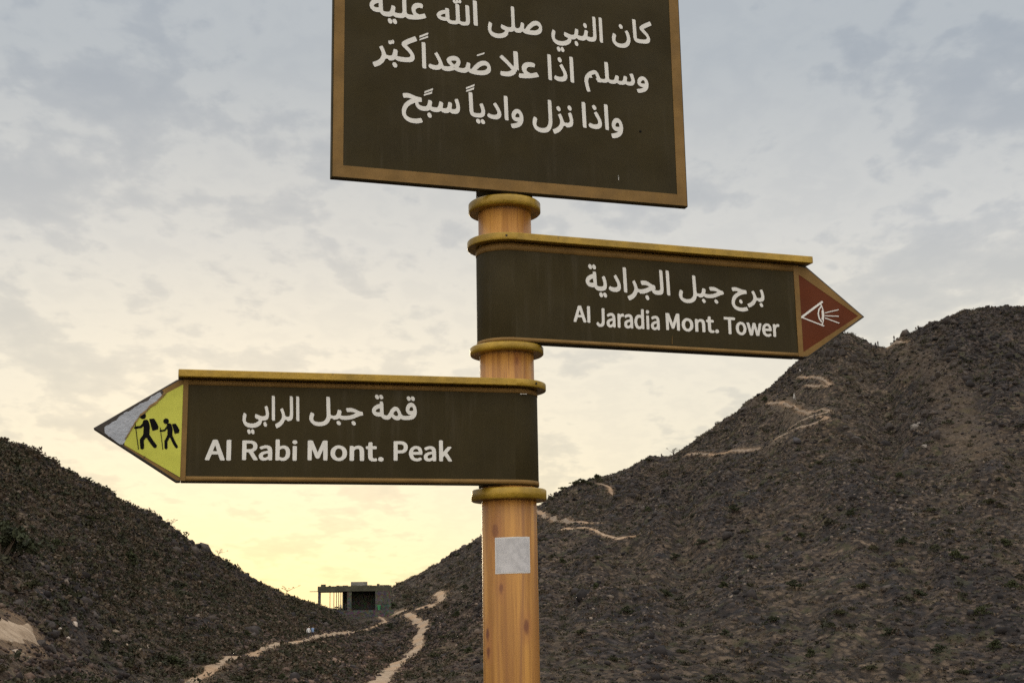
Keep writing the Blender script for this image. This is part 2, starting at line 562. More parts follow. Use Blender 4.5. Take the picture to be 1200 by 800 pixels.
# ----------------------------------------------------------------- trails
for_trails = {}
for nm_, lo_, hi_ in (("pale_trail_dust", (0.235, 0.165, 0.108), (0.40, 0.30, 0.21)), ("stony_trail_dust", (0.135, 0.102, 0.074), (0.28, 0.215, 0.160))):
  m_path, M = material(nm_, 0.95, 0, 0.1)
  for_trails[nm_] = m_path
  f = M.noise(M.obj, 0.9, 5, 0.65)
  col = M.mix(M.maprange(f, 0.3, 0.7), lo_, hi_)
  g = M.noise(M.obj, 0.11, 3, 0.5)
  col = M.mix(M.math('MULTIPLY', M.maprange(g, 0.45, 0.62), 0.5), col, (0.36, 0.215, 0.115))
  M.link(col, M.p.inputs['Base Color'])
  b = M.new('ShaderNodeBump')
  b.inputs['Strength'].default_value = 0.5
  b.inputs['Distance'].default_value = 0.15
  M.link(M.noise(M.obj, 4.0, 4, 0.7), b.inputs['Height'])
  M.link(b.outputs[0], M.p.inputs['Normal'])
BANK = [0.50, 0.30, 0.3, 0.40, 0.25, 0.25, 0.25, 0.28, 0.26, 0.22, 0.2, 0.3]
assert len(BANK) == len(TRAILS)
for (P, w), bank in zip(TRAILS, BANK):
    n = len(P)
    tan = np.gradient(P, axis=0)
    tan /= np.hypot(*tan.T)[:, None] + 1e-9
    nor = np.stack([-tan[:, 1], tan[:, 0]], 1)
    rr = np.random.default_rng(int(abs(P[0, 0]) * 10))
    vs = []
    K = 9
    taper = np.clip(np.minimum(np.arange(n), np.arange(n)[::-1]) / 4.0, 0.25, 1)
    wl = w * taper * (1 + 1.1 * fbm(P[:, 0], P[:, 1], 4, 4, 71, 0.7))
    wr = w * taper * (1 + 1.1 * fbm(P[:, 0], P[:, 1], 4, 4, 77, 0.7))
    for j in range(K):
        u = (-1.35, -1.0, -0.66, -0.33, 0.0, 0.33, 0.66, 1.0, 1.35)[j]
        rad_ = P / np.hypot(*P.T)[:, None]
        face = (nor * rad_).sum(1)
        off = np.where(u < 0, u * wl, u * wr)
        q = P + nor * off[:, None]
        z = ground_z(q[:, 0], q[:, 1]) + (0.10 * (1 - u ** 4) + bank * np.clip(u * face, 0, 1) ** 1.2 * taper * (0.8 + 0.9 * fbm(P[:, 0], P[:, 1], 6, 3, 83)) if abs(u) <= 1 else -0.25) + (0.05 + 0.10 * (w < 0.8) * (P[0, 1] > 330)) * fbm(q[:, 0], q[:, 1], 1.6, 3, 5)
        vs.append(np.stack([q[:, 0], q[:, 1], z], 1))
    Vp = np.stack(vs, 1).reshape(-1, 3)
    ii = np.arange(n * K).reshape(n, K)
    qd = np.stack([ii[:-1, :-1], ii[:-1, 1:], ii[1:, 1:], ii[1:, :-1]], -1).reshape(-1, 4)
    tag(mesh_np("path", Vp, qd, for_trails["stony_trail_dust" if w < 0.8 and P[0, 1] > 330 and P[0, 0] > 0 else "pale_trail_dust"], None, None, 4, True), kind="structure")

# ----------------------------------------------------------------- loose rock and scrub cover (uncountable)
rng = np.random.default_rng(7)
ph = (1 + 5 ** 0.5) / 2
ICO = np.array([(-1, ph, 0), (1, ph, 0), (-1, -ph, 0), (1, -ph, 0), (0, -1, ph), (0, 1, ph), (0, -1, -ph), (0, 1, -ph), (ph, 0, -1), (ph, 0, 1), (-ph, 0, -1), (-ph, 0, 1)]) / math.hypot(1, ph)
ICF = np.array([(0, 11, 5), (0, 5, 1), (0, 1, 7), (0, 7, 10), (0, 10, 11), (1, 5, 9), (5, 11, 4), (11, 10, 2), (10, 7, 6), (7, 1, 8), (3, 9, 4), (3, 4, 2), (3, 2, 6), (3, 6, 8), (3, 8, 9), (4, 9, 5), (2, 4, 11), (6, 2, 10), (8, 6, 7), (9, 8, 1)])


def sector_points(n, a0=-22.5, a1=22.5, extra=6.0, pw=1.0):
    a = rng.uniform(a0, a1, n)
    beyond = rng.uniform(0, 1, n) < 0.24                     # the slopes go on outside the frame
    a = np.where(beyond, np.sign(a) * (22.5 + np.abs(a) * 0.62), a)
    dr, db = np.interp(a, _az, _dr), np.interp(a, _az, _db)
    lo = db * 0.6
    u = rng.uniform(0, 1, n)
    d = np.sqrt(lo ** 2 + u ** pw * ((dr + extra) ** 2 - lo ** 2))
    return d * np.sin(np.radians(a)), d * np.cos(np.radians(a)), a, d, dr


def rot_mats(n, tilt=0.6):
    az, tl, tz = rng.uniform(0, 2 * np.pi, n), rng.normal(0, tilt, n), rng.uniform(0, 2 * np.pi, n)
    c, s = np.cos(az), np.sin(az)
    Z = np.zeros((n, 3, 3)); Z[:, 0, 0] = c; Z[:, 0, 1] = -s; Z[:, 1, 0] = s; Z[:, 1, 1] = c; Z[:, 2, 2] = 1
    c, s = np.cos(tl), np.sin(tl)
    X = np.zeros((n, 3, 3)); X[:, 0, 0] = 1; X[:, 1, 1] = c; X[:, 1, 2] = -s; X[:, 2, 1] = s; X[:, 2, 2] = c
    c, s = np.cos(tz), np.sin(tz)
    W = np.zeros((n, 3, 3)); W[:, 0, 0] = c; W[:, 0, 1] = -s; W[:, 1, 0] = s; W[:, 1, 1] = c; W[:, 2, 2] = 1
    return Z @ X @ W


def rock_cloud(x, y, z, size):
    n = len(x)
    base = ICO[None] * (1 + rng.normal(0, 0.20, (n, 12, 1)))
    sc = size[:, None] * np.stack([rng.uniform(0.7, 1.25, n), rng.uniform(0.6, 1.0, n), rng.uniform(0.45, 0.9, n)], 1)
    v = np.einsum('nij,nkj->nki', rot_mats(n, 0.45), base * sc[:, None, :])
    v += np.stack([x, y, z], 1)[:, None, :]
    f = (ICF[None] + 12 * np.arange(n)[:, None, None]).reshape(-1, 3)
    return v.reshape(-1, 3), f


def rock_tint(n, x, y):
    k = rng.uniform(0, 1, n)
    pal = np.array([(0.017, 0.0145, 0.0145), (0.030, 0.0245, 0.0235), (0.053, 0.041, 0.036), (0.085, 0.066, 0.055), (0.120, 0.094, 0.076), (0.17, 0.138, 0.112)])
    pr = np.array([0.27, 0.27, 0.24, 0.155, 0.06, 0.005])
    zone = fbm(x, y, 60, 3, 90)
    k = np.clip(k + zone * 0.25, 0, 0.9999)
    i = np.searchsorted(np.cumsum(pr), k)
    c = pal[np.clip(i, 0, 5)] * rng.uniform(0.8, 1.2, (n, 1))
    return c


m_rock, M = material("weathered_rock", 0.92, 0, 0.2)
att = M.new('ShaderNodeVertexColor', layer_name="tint")
f = M.noise(M.obj, 3.0, 4, 0.7)
col = M.mix(1.0, att.outputs[0], M.mix(M.maprange(f, 0.3, 0.7), (0.7, 0.7, 0.7), (1.3, 1.27, 1.22)), 'MULTIPLY')
M.link(col, M.p.inputs['Base Color'])

NROCK = 245000
x, y, a, d, dr = sector_points(NROCK)
zone = fbm(x, y, 40, 3, 90)
keep = (near_trail(x, y, TRAILS) > 0.7 + 0.9 * rng.uniform(0, 1, NROCK)) & (rng.uniform(0, 1, NROCK) < np.clip(0.25 + 0.75 * rib(x, y) - 0.6 * zone, 0.15, 1) * np.interp(a, [-21, -9, -6], [0.55, 0.6, 1.0])) & (np.hypot(x - BX, y - BY) > 13)
keep &= (near_trail(x, y, SCREE) > 1.0) | (rng.uniform(0, 1, NROCK) < 0.35)
x, y, a, d, dr = (k[keep] for k in (x, y, a, d, dr))
n = len(x)
size = np.clip(0.17 * np.exp(rng.normal(0, 0.5, n)), 0.08, 0.85) * np.interp(d, [60, 150, 400], [0.62, 0.85, 1.25]) * (0.75 + 0.7 * np.clip(rib(x, y) - 0.4, 0, 1))
V, F = rock_cloud(x, y, ground_z(x, y) + size * 0.15, size)
tn = rock_tint(n, x, y)
tn *= np.clip(0.36 / size, 0.42, 1.0)[:, None]
val = np.exp(-((a + 6.5) / 5.0) ** 2) * np.clip((330 - d) / 120, 0, 1) + 0.8 * np.exp(-((a + 17) / 4.5) ** 2) * np.clip((125 - d) / 40, 0, 1)
tn *= 1 + np.clip(val, 0, 1)[:, None] * np.array([0.62, 0.36, 0.22])
col = np.repeat(tn, 12, 0)
o = mesh_np("loose_rocks", V, F, m_rock, None, col)
tag(o, "dark loose stones strewn all over both hillsides", "rocks", None, "stuff")

NB = 6800
x, y, a, d, dr = sector_points(NB)
keep = (near_trail(x, y, BEDS) > 2.0) & (near_trail(x, y, SCREE) > 1.1) & (np.hypot(x - BX, y - BY) > 15) & (rng.uniform(0, 1, NB) < np.clip((rib(x, y) - 0.45) * 2.0, 0.04, 1) * np.interp(a, [-20, -6, 0, 20], [0.35, 0.3, 0.8, 1.0]))
x, y, d = x[keep], y[keep], d[keep]
n = len(x)
size = np.clip(0.55 * np.exp(rng.normal(0, 0.42, n)), 0.25, 1.7) * np.interp(d, [60, 150, 400], [0.6, 0.85, 1.3])
V, F = rock_cloud(x, y, ground_z(x, y) + size * 0.1, size)
pal = np.array([(0.022, 0.019, 0.019), (0.033, 0.028, 0.027), (0.046, 0.038, 0.035), (0.066, 0.054, 0.047)])
o = mesh_np("outcrop_rocks", V, F, m_rock, None, np.repeat(pal[rng.integers(0, 4, n)], 12, 0))
tag(o, "larger dark broken rocks crowding the ribs of the hills", "rocks", None, "stuff")

m_leaf, M = material("scrub_leaves", 0.85, 0, 0.2)
att = M.new('ShaderNodeVertexColor', layer_name="tint")
M.link(att.outputs[0], M.p.inputs['Base Color'])


def tuft_cloud(x, y, z, size, per, cols, flat=0.8):
    n = len(x)
    m = n * per
    dirs = rng.normal(0, 1, (m, 3)); dirs[:, 2] = np.abs(dirs[:, 2])
    dirs /= np.linalg.norm(dirs, axis=1)[:, None]
    s = np.repeat(size, per)
    c = dirs * (s * rng.uniform(0.25, 1.0, m) ** 0.6)[:, None]
    c[:, 2] *= flat
    c += np.repeat(np.stack([x, y, z], 1), per, 0)
    u = rng.normal(0, 1, (m, 3)); u /= np.linalg.norm(u, axis=1)[:, None]
    w = np.cross(u, rng.normal(0, 1, (m, 3))); w /= np.linalg.norm(w, axis=1)[:, None]
    L = (s * rng.uniform(0.16, 0.34, m))[:, None]
    v = np.stack([c - u * L, c + w * L * 0.55, c + u * L, c - w * L * 0.55], 1)
    f = np.arange(4 * m).reshape(-1, 4)
    cc = np.repeat(np.repeat(cols, per, 0) * rng.uniform(0.7, 1.3, (m, 1)), 4, 0)
    return v.reshape(-1, 3), f, cc


NT = 80000
x, y, a, d, dr = sector_points(NT)
zone = fbm(x, y, 34, 3, 130)
keep = (near_trail(x, y, TRAILS) > 0.9 + 0.8 * rng.uniform(0, 1, NT)) & (rng.uniform(0, 1, NT) < np.clip(0.62 + 1.5 * zone - 0.45 * rib(x, y) + np.interp(a, [-20, 0, 8, 20], [0.5, 0.3, 0.12, 0.22]), 0.08, 1)) & (np.hypot(x - BX, y - BY) > 12)
x, y, d = x[keep], y[keep], d[keep]
n = len(x)
size = np.interp(np.degrees(np.arctan2(x, y)), [-20, -8, 0], [1.6, 1.45, 1.15]) * np.clip(0.28 * np.exp(rng.normal(0, 0.4, n)), 0.12, 0.8) * np.interp(d, [60, 150, 400], [0.7, 0.9, 1.25])
pal = np.array([(0.038, 0.036, 0.019), (0.056, 0.045, 0.027), (0.090, 0.066, 0.043), (0.068, 0.048, 0.034), (0.026, 0.027, 0.014)])
V, F, C_ = tuft_cloud(x, y, ground_z(x, y), size, 20, pal[rng.integers(0, 5, n)])
o = mesh_np("low_scrub", V, F, m_leaf, None, C_, 4)
tag(o, "low dry olive scrub growing between the stones", "scrub", None, "stuff")

# larger clumps of the same scrub, mostly on the left slope
NC = 3400
x, y, a, d, dr = sector_points(NC)
keep = (near_trail(x, y, TRAILS) > 2.2) & (np.hypot(x - BX, y - BY) > 14) & (rng.uniform(0, 1, NC) < np.interp(a, [-20, -9, -4, 5, 20], [1.0, 1.0, 0.5, 0.35, 0.5])) & (d < dr - 6)
x, y, d = x[keep], y[keep], d[keep]
n = len(x)
pal = np.array([(0.034, 0.034, 0.018), (0.044, 0.040, 0.022), (0.060, 0.050, 0.030), (0.030, 0.028, 0.017)])
V, F, C_ = tuft_cloud(x, y, ground_z(x, y), np.clip(0.62 * np.exp(rng.normal(0, 0.3, n)), 0.35, 1.3) * np.interp(d, [60, 150, 400], [0.7, 0.9, 1.3]), 60, pal[rng.integers(0, 4, n)], 0.6)
o = mesh_np("scrub_clumps", V, F, m_leaf, None, C_, 4)
tag(o, "darker rounded clumps of scrub scattered over the slopes", "scrub", None, "stuff")

# ----------------------------------------------------------------- single shrubs
m_stem = mottled("shrub_stem", (0.075, 0.055, 0.04), 0.2, 6.0, 0.9)


def shrub_proto(name, green, per, flat, seed):
    global rng
    keep_rng, rng = rng, np.random.default_rng(seed)
    k = 14                                                   # leaf clumps spread through the crown
    cx, cy = rng.normal(0, 0.42, k), rng.normal(0, 0.42, k)
    cz = rng.uniform(0.15, 0.85, k) * flat * np.exp(-(cx ** 2 + cy ** 2) * 0.8) * 1.3
    cs = rng.uniform(0.22, 0.46, k)
    v, f, c = tuft_cloud(cx, cy, cz, cs, per, np.array(green)[None] * rng.uniform(0.65, 1.35, (k, 1)), 0.9)
    root = empty(name)
    fo = mesh_np("foliage", v, f, m_leaf, root, c, 4)
    bm = bmesh.new()
    for i in range(k):
        bm_tube(bm, (cx[i] * 0.12, cy[i] * 0.12, -0.15), (cx[i], cy[i], cz[i] + cs[i] * 0.3), 0.035, 0.012, 5)
    from_bm("stems", bm, m_stem, root)
    rng = keep_rng
    return root


def copy_tree(o, parent=None):
    c = o.copy()
    COL.objects.link(c)
    if parent is not None:
        c.parent = parent
    for ch in o.children:
        copy_tree(ch, c)
    return c


SHRUBS = [shrub_proto("shrub", g, 70, fl, s) for g, fl, s in (((0.038, 0.042, 0.018), 0.8, 1), ((0.050, 0.049, 0.023), 0.65, 2), ((0.030, 0.034, 0.017), 1.0, 3))]
_used = set()


def put_shrub(px, py, w, label, group, kind=None, sink=0.1):
    """w = width in metres"""
    p = ground_at(px, py)
    i = kind if kind is not None else random.randrange(3)
    o = SHRUBS[i] if i not in _used else copy_tree(SHRUBS[i])
    _used.add(i)
    s = w / 2.0
    o.location = (p[0], p[1], p[2] - sink * s)
    o.rotation_euler = (0, 0, random.uniform(0, 6.28))
    o.scale = (s, s * random.uniform(0.85, 1.1), s * random.uniform(0.8, 1.1))
    tag(o, label, "shrub", group)
    return o


random.seed(5)
put_shrub(2, 652, 4.6, "big dark bush at the left edge of the photo on the left slope", None, 2)
put_shrub(150, 662, 3.0, "dark green bush in the middle of the left slope", None, 0)
put_shrub(36, 692, 1.7, "low olive bush above the bare earth bank at lower left", None, 1)
put_shrub(205, 782, 2.6, "wide green bush at the lower end of the left trail", None, 0)
put_shrub(428, 716, 2.4, "dark green bush at the right foot of the stone building", None, 2)
put_shrub(462, 712, 3.4, "wide dark bush between the stone building and the right hill", None, 0)
put_shrub(458, 737, 2.2, "dark bush on the bank between the two pale trails", None, 2)
for px, py, w in ((40, 580, 1.6), (95, 582, 1.4), (105, 612, 1.5), (65, 640, 1.6), (180, 655, 1.5), (215, 690, 1.6), (258, 698, 1.4), (120, 700, 1.4), (70, 712, 1.3), (300, 712, 1.6),
                  (345, 716, 1.6), (240, 740, 1.2), (178, 736, 1.2), (290, 745, 1.1), (320, 727, 1.3), (20, 545, 1.5), (140, 628, 1.3)):
    put_shrub(px, py, w, "small olive shrub among the stones of the left slope", "shrubs on the left slope")
for px, py, w in ((250, 778, 1.2), (300, 783, 1.3), (345, 775, 1.2), (395, 762, 1.2), (420, 752, 1.3), (372, 788, 1.1), (330, 796, 1.0), (405, 785, 1.0), (440, 762, 1.1), (280, 797, 0.9)):
    put_shrub(px, py, w, "small shrub on the stony bank between the trails", "shrubs between the trails")
for px, py, w in ((520, 748, 1.8), (508, 770, 1.6), (535, 722, 1.9), (545, 690, 2.1), (548, 765, 1.5), (660, 660, 2.0), (700, 690, 1.8), (735, 720, 1.8), (780, 700, 2.0), (790, 655, 2.2), (820, 640, 2.3),
                  (850, 690, 2.0), (880, 655, 2.2), (905, 730, 1.7), (930, 690, 2.2), (950, 770, 1.5), (985, 720, 2.0), (1010, 690, 2.1), (1040, 745, 1.8), (1075, 700, 2.0), (1100, 765, 1.7),
                  (1120, 655, 2.4), (1150, 720, 2.0), (1165, 760, 2.1), (1185, 690, 2.2), (1060, 640, 2.2), (1000, 605, 2.4), (1090, 600, 2.2), (1160, 590, 2.4), (940, 630, 2.0), (860, 600, 2.2),
                  (760, 600, 2.2), (700, 655, 1.8), (680, 745, 1.6), (720, 775, 1.4), (800, 765, 1.5), (850, 745, 1.6), (1180, 640, 2.2), (1020, 785, 1.5), (1130, 790, 1.7), (1055, 560, 2.2), (960, 545, 2.0)):
    put_shrub(px, py, w, "small olive shrub among the stones of the right hill", "shrubs on the right hill")
for px, py, w in ((660, 575, 3.2), (674, 569, 3.0), (682, 567, 3.8), (700, 563, 3.4), (691, 569, 2.4)):
    put_shrub(px, py, w, "dark bush on the skyline just right of the post", "bushes on the skyline by the post", None, -0.05)
put_shrub(896, 470, 3.0, "dark bush at the left end of the upper switchback, on the skyline", None, 0, 0)
put_shrub(963, 497, 3.2, "dark green bush inside the bend of the switchback trail", None, 2)
put_shrub(760, 541, 3.2, "low dark bush on the skyline left of the spindly tree", None, 1, 0)

# little trees on the skylines
m_bark = mottled("thin_bark", (0.06, 0.045, 0.035), 0.2, 8.0, 0.9)


def small_tree(px, py, h, spread, label, group=None, lean=0.0, leaves=9):
    global rng
    p = ground_at(px, py)
    rng = np.random.default_rng(int(px))
    root = empty("small_tree", (p[0], p[1], p[2] - 0.1))
    bm = bmesh.new()
    top = Vector((lean * h, 0, h * 0.62))
    bm_tube(bm, (0, 0, -0.2), top, h * 0.035, h * 0.022, 6)
    tips = []
    for i in range(leaves):
        t = Vector((rng.normal(0, spread * 0.55) + lean * h, rng.normal(0, spread * 0.4), h * rng.uniform(0.68, 1.0)))
        bm_tube(bm, top * rng.uniform(0.6, 1.0), t, h * 0.014, h * 0.006, 5)
        tips.append(t)
    from_bm("trunk", bm, m_bark, root)
    T = np.array(tips)
    v, f, c = tuft_cloud(T[:, 0], T[:, 1], T[:, 2], np.full(len(T), h * 0.12), 22, np.tile(np.array([[0.05, 0.05, 0.026]]), (len(T), 1)), 0.6)
    mesh_np("crown", v, f, m_leaf, root, c, 4)
    tag(root, label, "tree", group)


small_tree(789, 538, 3.4, 1.3, "spindly little tree standing alone on the skyline of the right hill")
small_tree(200, 618, 1.5, 1.6, "tiny flat tree on the left skyline, highest of the three there", None, 0.1)
small_tree(255, 651, 1.7, 1.2, "tiny tree on the left skyline, middle one of the three there", None, 0.15)
small_tree(335, 694, 2.2, 2.2, "bare spreading little tree on the left skyline nearest the building", None, 0.15)

# ----------------------------------------------------------------- single boulders


def boulder(px, py, w, tint, label, group=None, seed=0, squash=0.7):
    p = ground_at(px, py)
    bm = bmesh.new()
    bmesh.ops.create_icosphere(bm, subdivisions=2, radius=1.0)
    rr = random.Random(seed)
    cuts = []
    for _ in range(13):
        nv = Vector((rr.gauss(0, 1), rr.gauss(0, 1), rr.gauss(0, 0.8))).normalized()
        cuts.append((nv, rr.uniform(0.42, 0.80)))
    for v in bm.verts:
        for nv, k in cuts:                                   # flat broken faces
            e = v.co.dot(nv) - k
            if e > 0:
                v.co -= nv * e * 0.92
        v.co *= 1 + 0.05 * math.sin(v.co.x * 7 + seed) * math.sin(v.co.y * 6 + seed * 2) * math.cos(v.co.z * 5)
    s = w / 1.5
    for v in bm.verts:
        v.co = Vector((v.co.x * s, v.co.y * s * 0.85, v.co.z * s * squash))
    me = bpy.data.meshes.new("boulder")
    bm.to_mesh(me)
    bm.free()
    a = me.color_attributes.new("tint", 'FLOAT_COLOR', 'POINT')
    a.data.foreach_set("color", np.tile(np.array([*tint, 1.0], np.float32), len(me.vertices)))
    o = link_mesh("boulder", me, m_rock)
    o.location = (p[0], p[1], p[2] + s * squash * 0.25)
    o.rotation_euler = (0, 0, rr.uniform(0, 6.28))
    tag(o, label, "boulder", group)


PALE, TAN, DK = (0.44, 0.37, 0.31), (0.27, 0.21, 0.155), (0.052, 0.044, 0.040)
boulder(88, 733, 0.66, PALE, "largest pale boulder, right of the bare earth bank at lower left", None, 1)
boulder(80, 750, 0.42, PALE, "small pale stone just below the largest pale boulder", None, 2)
boulder(18, 765, 0.42, PALE, "pale stone below the left end of the bare earth bank", None, 3)
boulder(136, 742, 0.72, TAN, "rounded tan boulder on the lower left slope", None, 4)
for i, (px, py, w) in enumerate(((148, 757, 0.42), (155, 761, 0.32), (164, 762, 0.40), (172, 760, 0.40), (153, 766, 0.34), (128, 751, 0.36), (121, 750, 0.3), (70, 738, 0.3))):
    boulder(px, py, w, PALE if i % 2 else TAN, "pale stone of the row on the lower left slope", "row of pale stones at lower left", 10 + i)
for i, (px, py, w) in enumerate(((26, 768, 0.42), (34, 772, 0.3), (12, 754, 0.45), (56, 783, 0.25), (51, 771, 0.28), (60, 745, 0.3))):
    boulder(px, py, w, TAN, "tan stone beside the bare earth bank at lower left", "tan stones by the earth bank", 30 + i)
for i, (px, py, w) in enumerate(((58, 737, 0.85), (48, 756, 0.8), (60, 764, 0.75), (20, 712, 0.9), (116, 738, 0.8), (146, 776, 0.65), (122, 772, 0.55), (165, 788, 0.7), (185, 795, 0.7), (45, 790, 0.55), (72, 775, 0.5), (5, 700, 0.9), (100, 765, 0.6))):
    boulder(px, py, w, DK, "dark rough boulder among the rocks at lower left", "dark boulders at lower left", 50 + i, 0.75)
for i, (px, py, w) in enumerate(((1072, 502, 2.0), (1076, 499, 1.5), (1084, 524, 1.3))):
    boulder(px, py, w, (0.20, 0.18, 0.165), "light grey boulder below the peak on the right hill", "light boulders on the right hill", 80 + i)
boulder(934, 519, 2.1, (0.05, 0.046, 0.05), "large dark boulder under the lower switchback trail", None, 90, 0.9)
rb = random.Random(12)
for i in range(26):
    boulder(rb.uniform(985, 1195), rb.uniform(425, 520), rb.uniform(1.2, 2.6), DK, "dark rough boulder high on the right hill", "dark boulders high on the right hill", 100 + i, 0.8)
for i in range(12):
    px = 964 + i * 4.6 + rb.uniform(-2, 2)
    boulder(px, 403 + 2.2 * abs(i - 4) + rb.uniform(-2, 16), rb.uniform(1.0, 2.7), (0.044, 0.037, 0.034), "dark crag on the peak behind the red arrow tip", "crags on the peak", 140 + i, 0.95)
for i in range(16):
    px = rb.uniform(1075, 1198)
    boulder(px, float(np.interp(px, [1050, 1075, 1100, 1130, 1160, 1200], [399, 392, 380, 370, 366, 364])) + rb.uniform(0, 16) ** 1.0, rb.uniform(0.8, 2.1), DK, "dark rock on the skyline at the right edge", "rocks on the right skyline", 160 + i, 0.9)
for i, (px, py) in enumerate(((512, 662), (520, 657), (530, 650), (541, 643), (551, 638), (558, 634), (645, 584), (652, 580), (740, 552), (752, 545), (768, 540), (818, 518), (834, 507), (852, 494), (872, 480))):
    boulder(px, py + 1, rb.uniform(1.0, 2.0), DK, "dark rock along the long left skyline of the right hill", "rocks on the left flank of the right hill", 190 + i, 0.9)
for i, (px, py) in enumerate(((30, 523), (62, 538), (75, 546), (88, 554), (110, 567), (130, 579), (150, 590), (172, 602), (225, 634), (240, 643), (275, 664), (305, 681))):
    boulder(px, py + 1, rb.uniform(0.5, 1.0), DK, "dark rock along the skyline of the left slope", "rocks on the skyline of the left slope", 220 + i, 0.9)

# ----------------------------------------------------------------- stone building on the saddle
m_stone, M = material("rough_stone_wall", 0.9, 0, 0.2)
vo = M.new('ShaderNodeTexVoronoi')
vo.inputs['Scale'].default_value = 2.2
M.link(M.obj, vo.inputs['Vector'])
f = M.noise(M.obj, 0.7, 4, 0.6)
col = M.mix(M.maprange(f, 0.3, 0.7), (0.050, 0.050, 0.046), (0.085, 0.081, 0.073))
col = M.mix(0.35, col, M.mix(1.0, vo.outputs['Color'], (0.15, 0.145, 0.13), 'MULTIPLY'))
M.link(col, M.p.inputs['Base Color'])
bmp = M.new('ShaderNodeBump')
bmp.inputs['Strength'].default_value = 0.7
bmp.inputs['Distance'].default_value = 0.15
M.link(vo.outputs['Distance'], bmp.inputs['Height'])
M.link(bmp.outputs[0], M.p.inputs['Normal'])
m_roof = mottled("roof_concrete", (0.055, 0.053, 0.034), 0.3, 0.8, 0.9)
m_pale = mottled("pale_render", (0.17, 0.165, 0.145), 0.2, 1.0, 0.9)
m_steel = mottled("dark_steel", (0.05, 0.05, 0.05), 0.2, 3.0, 0.6)
m_dkwood = mottled("dark_window_pane", (0.02, 0.02, 0.022), 0.2, 2.0, 0.3)

bz = float(EYE + 345 * ray(413.5, 715.5)[2])               # its terrace stands a little above the saddle
bld = empty("stone_building", (BX, BY, bz), R(6.62))
tag(bld, "low flat-roofed stone building with an open porch on the saddle between the hills", "building")
U = 0.2155                                                   # metres per photo pixel at this distance


def bx(px):
    return (px - 413.5) * U


def bzz(py):
    return (716.0 - py) * U


def part_box(name, mat, x0, x1, y0, y1, z0, z1, parent=bld, bev=0.0):
    bm = bmesh.new()
    bm_box(bm, x0, x1, y0, y1, z0, z1)
    if bev:
        bevel(bm, bev, 1)
    return from_bm(name, bm, mat, parent)


part_box("terrace", m_stone, bx(369), bx(458), -1.2, 9, -5.0, 0.15)
roof = part_box("roof", m_roof, bx(371.5), bx(455.5), -0.6, 8.4, bzz(693.9), bzz(688.6))
bm = bmesh.new()
rr = random.Random(4)
xx = bx(371.6)
while xx < bx(455):
    w = rr.uniform(0.5, 1.5)
    bm_box(bm, xx, min(xx + w, bx(455.4)), -0.58, -0.1, bzz(688.6) + 0.002, bzz(688.6) + rr.choice((0.12, 0.2, 0.3, 0.6)))
    xx += w + 0.02
from_bm("parapet", bm, m_roof, roof)
part_box("rooftop_box", m_pale, bx(409), bx(428), 1.5, 5, bzz(688.6) + 0.004, bzz(683.0), roof)
part_box("roof_beam", m_steel, bx(362.5), bx(371.4), -0.3, 0.0, bzz(694.0), bzz(693.3), roof)
part_box("column", m_stone, bx(372), bx(375.2), -0.4, 0.4, 0.15, bzz(693.95))
part_box("column", m_stone, bx(405), bx(410), -0.4, 0.5, 0.15, bzz(693.95))
part_box("column", m_stone, bx(372), bx(374.5), 7.2, 8.0, 0.15, bzz(693.95))
part_box("wall", m_stone, bx(399.5), bx(437), 6.8, 7.4, 0.15, bzz(693.95))[("label")] = "dark back wall inside the porch"
part_box("wall", m_stone, bx(399.5), bx(401), 2.0, 6.79, 0.15, bzz(693.95))
stone = part_box("stone_room", m_stone, bx(437), bx(455), -0.55, 8.2, 0.15, bzz(693.95))
win = part_box("window", m_dkwood, bx(446.4), bx(450.0), -0.60, -0.5, bzz(708.5), bzz(701.5), stone)
bm = bmesh.new()
for x0, x1, z0, z1 in ((446.0, 446.4, 708.9, 701.1), (450.0, 450.4, 708.9, 701.1), (446.4, 450.0, 708.9, 708.5), (446.4, 450.0, 701.5, 701.1)):
    bm_box(bm, bx(x0), bx(x1), -0.64, -0.5, bzz(z0), bzz(z1))
from_bm("window_frame", bm, m_stone, stone)
for px in (385, 389.5, 392.5, 395, 397.5):
    bm = bmesh.new()
    bm_tube(bm, (bx(px), 7.6, 0.15), (bx(px), 7.6, bzz(694.0)), 0.09, 0.09, 8)
    from_bm("porch_post", bm, m_steel, bld)
bm = bmesh.new()
bm_box(bm, bx(389), bx(399.4), 7.55, 7.65, 1.15, 1.27)
from_bm("porch_rail", bm, m_steel, bld)

# green bin by the building
m_green = mottled("green_plastic", (0.03, 0.20, 0.075), 0.15, 3.0, 0.5)
q_ = Matrix.Rotation(R(6.62), 4, 'Z') @ Vector((bx(441.3), -0.95, 0.152))
gb = empty("waste_bin", (BX + q_.x, BY + q_.y, bz + q_.z))
tag(gb, "small bright green bin at the foot of the stone building", "bin")
bm = bmesh.new()
bm_tube(bm, (0, 0, 0), (0, 0, 1.05), 0.33, 0.42, 14)
from_bm("body", bm, m_green, gb)
bm = bmesh.new()
bm_tube(bm, (0, 0, 1.052), (0, 0, 1.13), 0.46, 0.40, 14)
from_bm("lid", bm, m_green, gb)

# ----------------------------------------------------------------- people (continuous skinned bodies)
m_skin = mottled("skin", (0.30, 0.18, 0.12), 0.1, 5.0, 0.6)
m_hair = mottled("hair", (0.02, 0.017, 0.015), 0.1, 9.0, 0.6)
CLOTH = {k: mottled(k + "_cloth", c, 0.15, 6.0, 0.9) for k, c in (("black", (0.025, 0.025, 0.028)), ("white", (0.75, 0.74, 0.72)), ("blue", (0.22, 0.33, 0.52)), ("dark", (0.04, 0.035, 0.035)))}


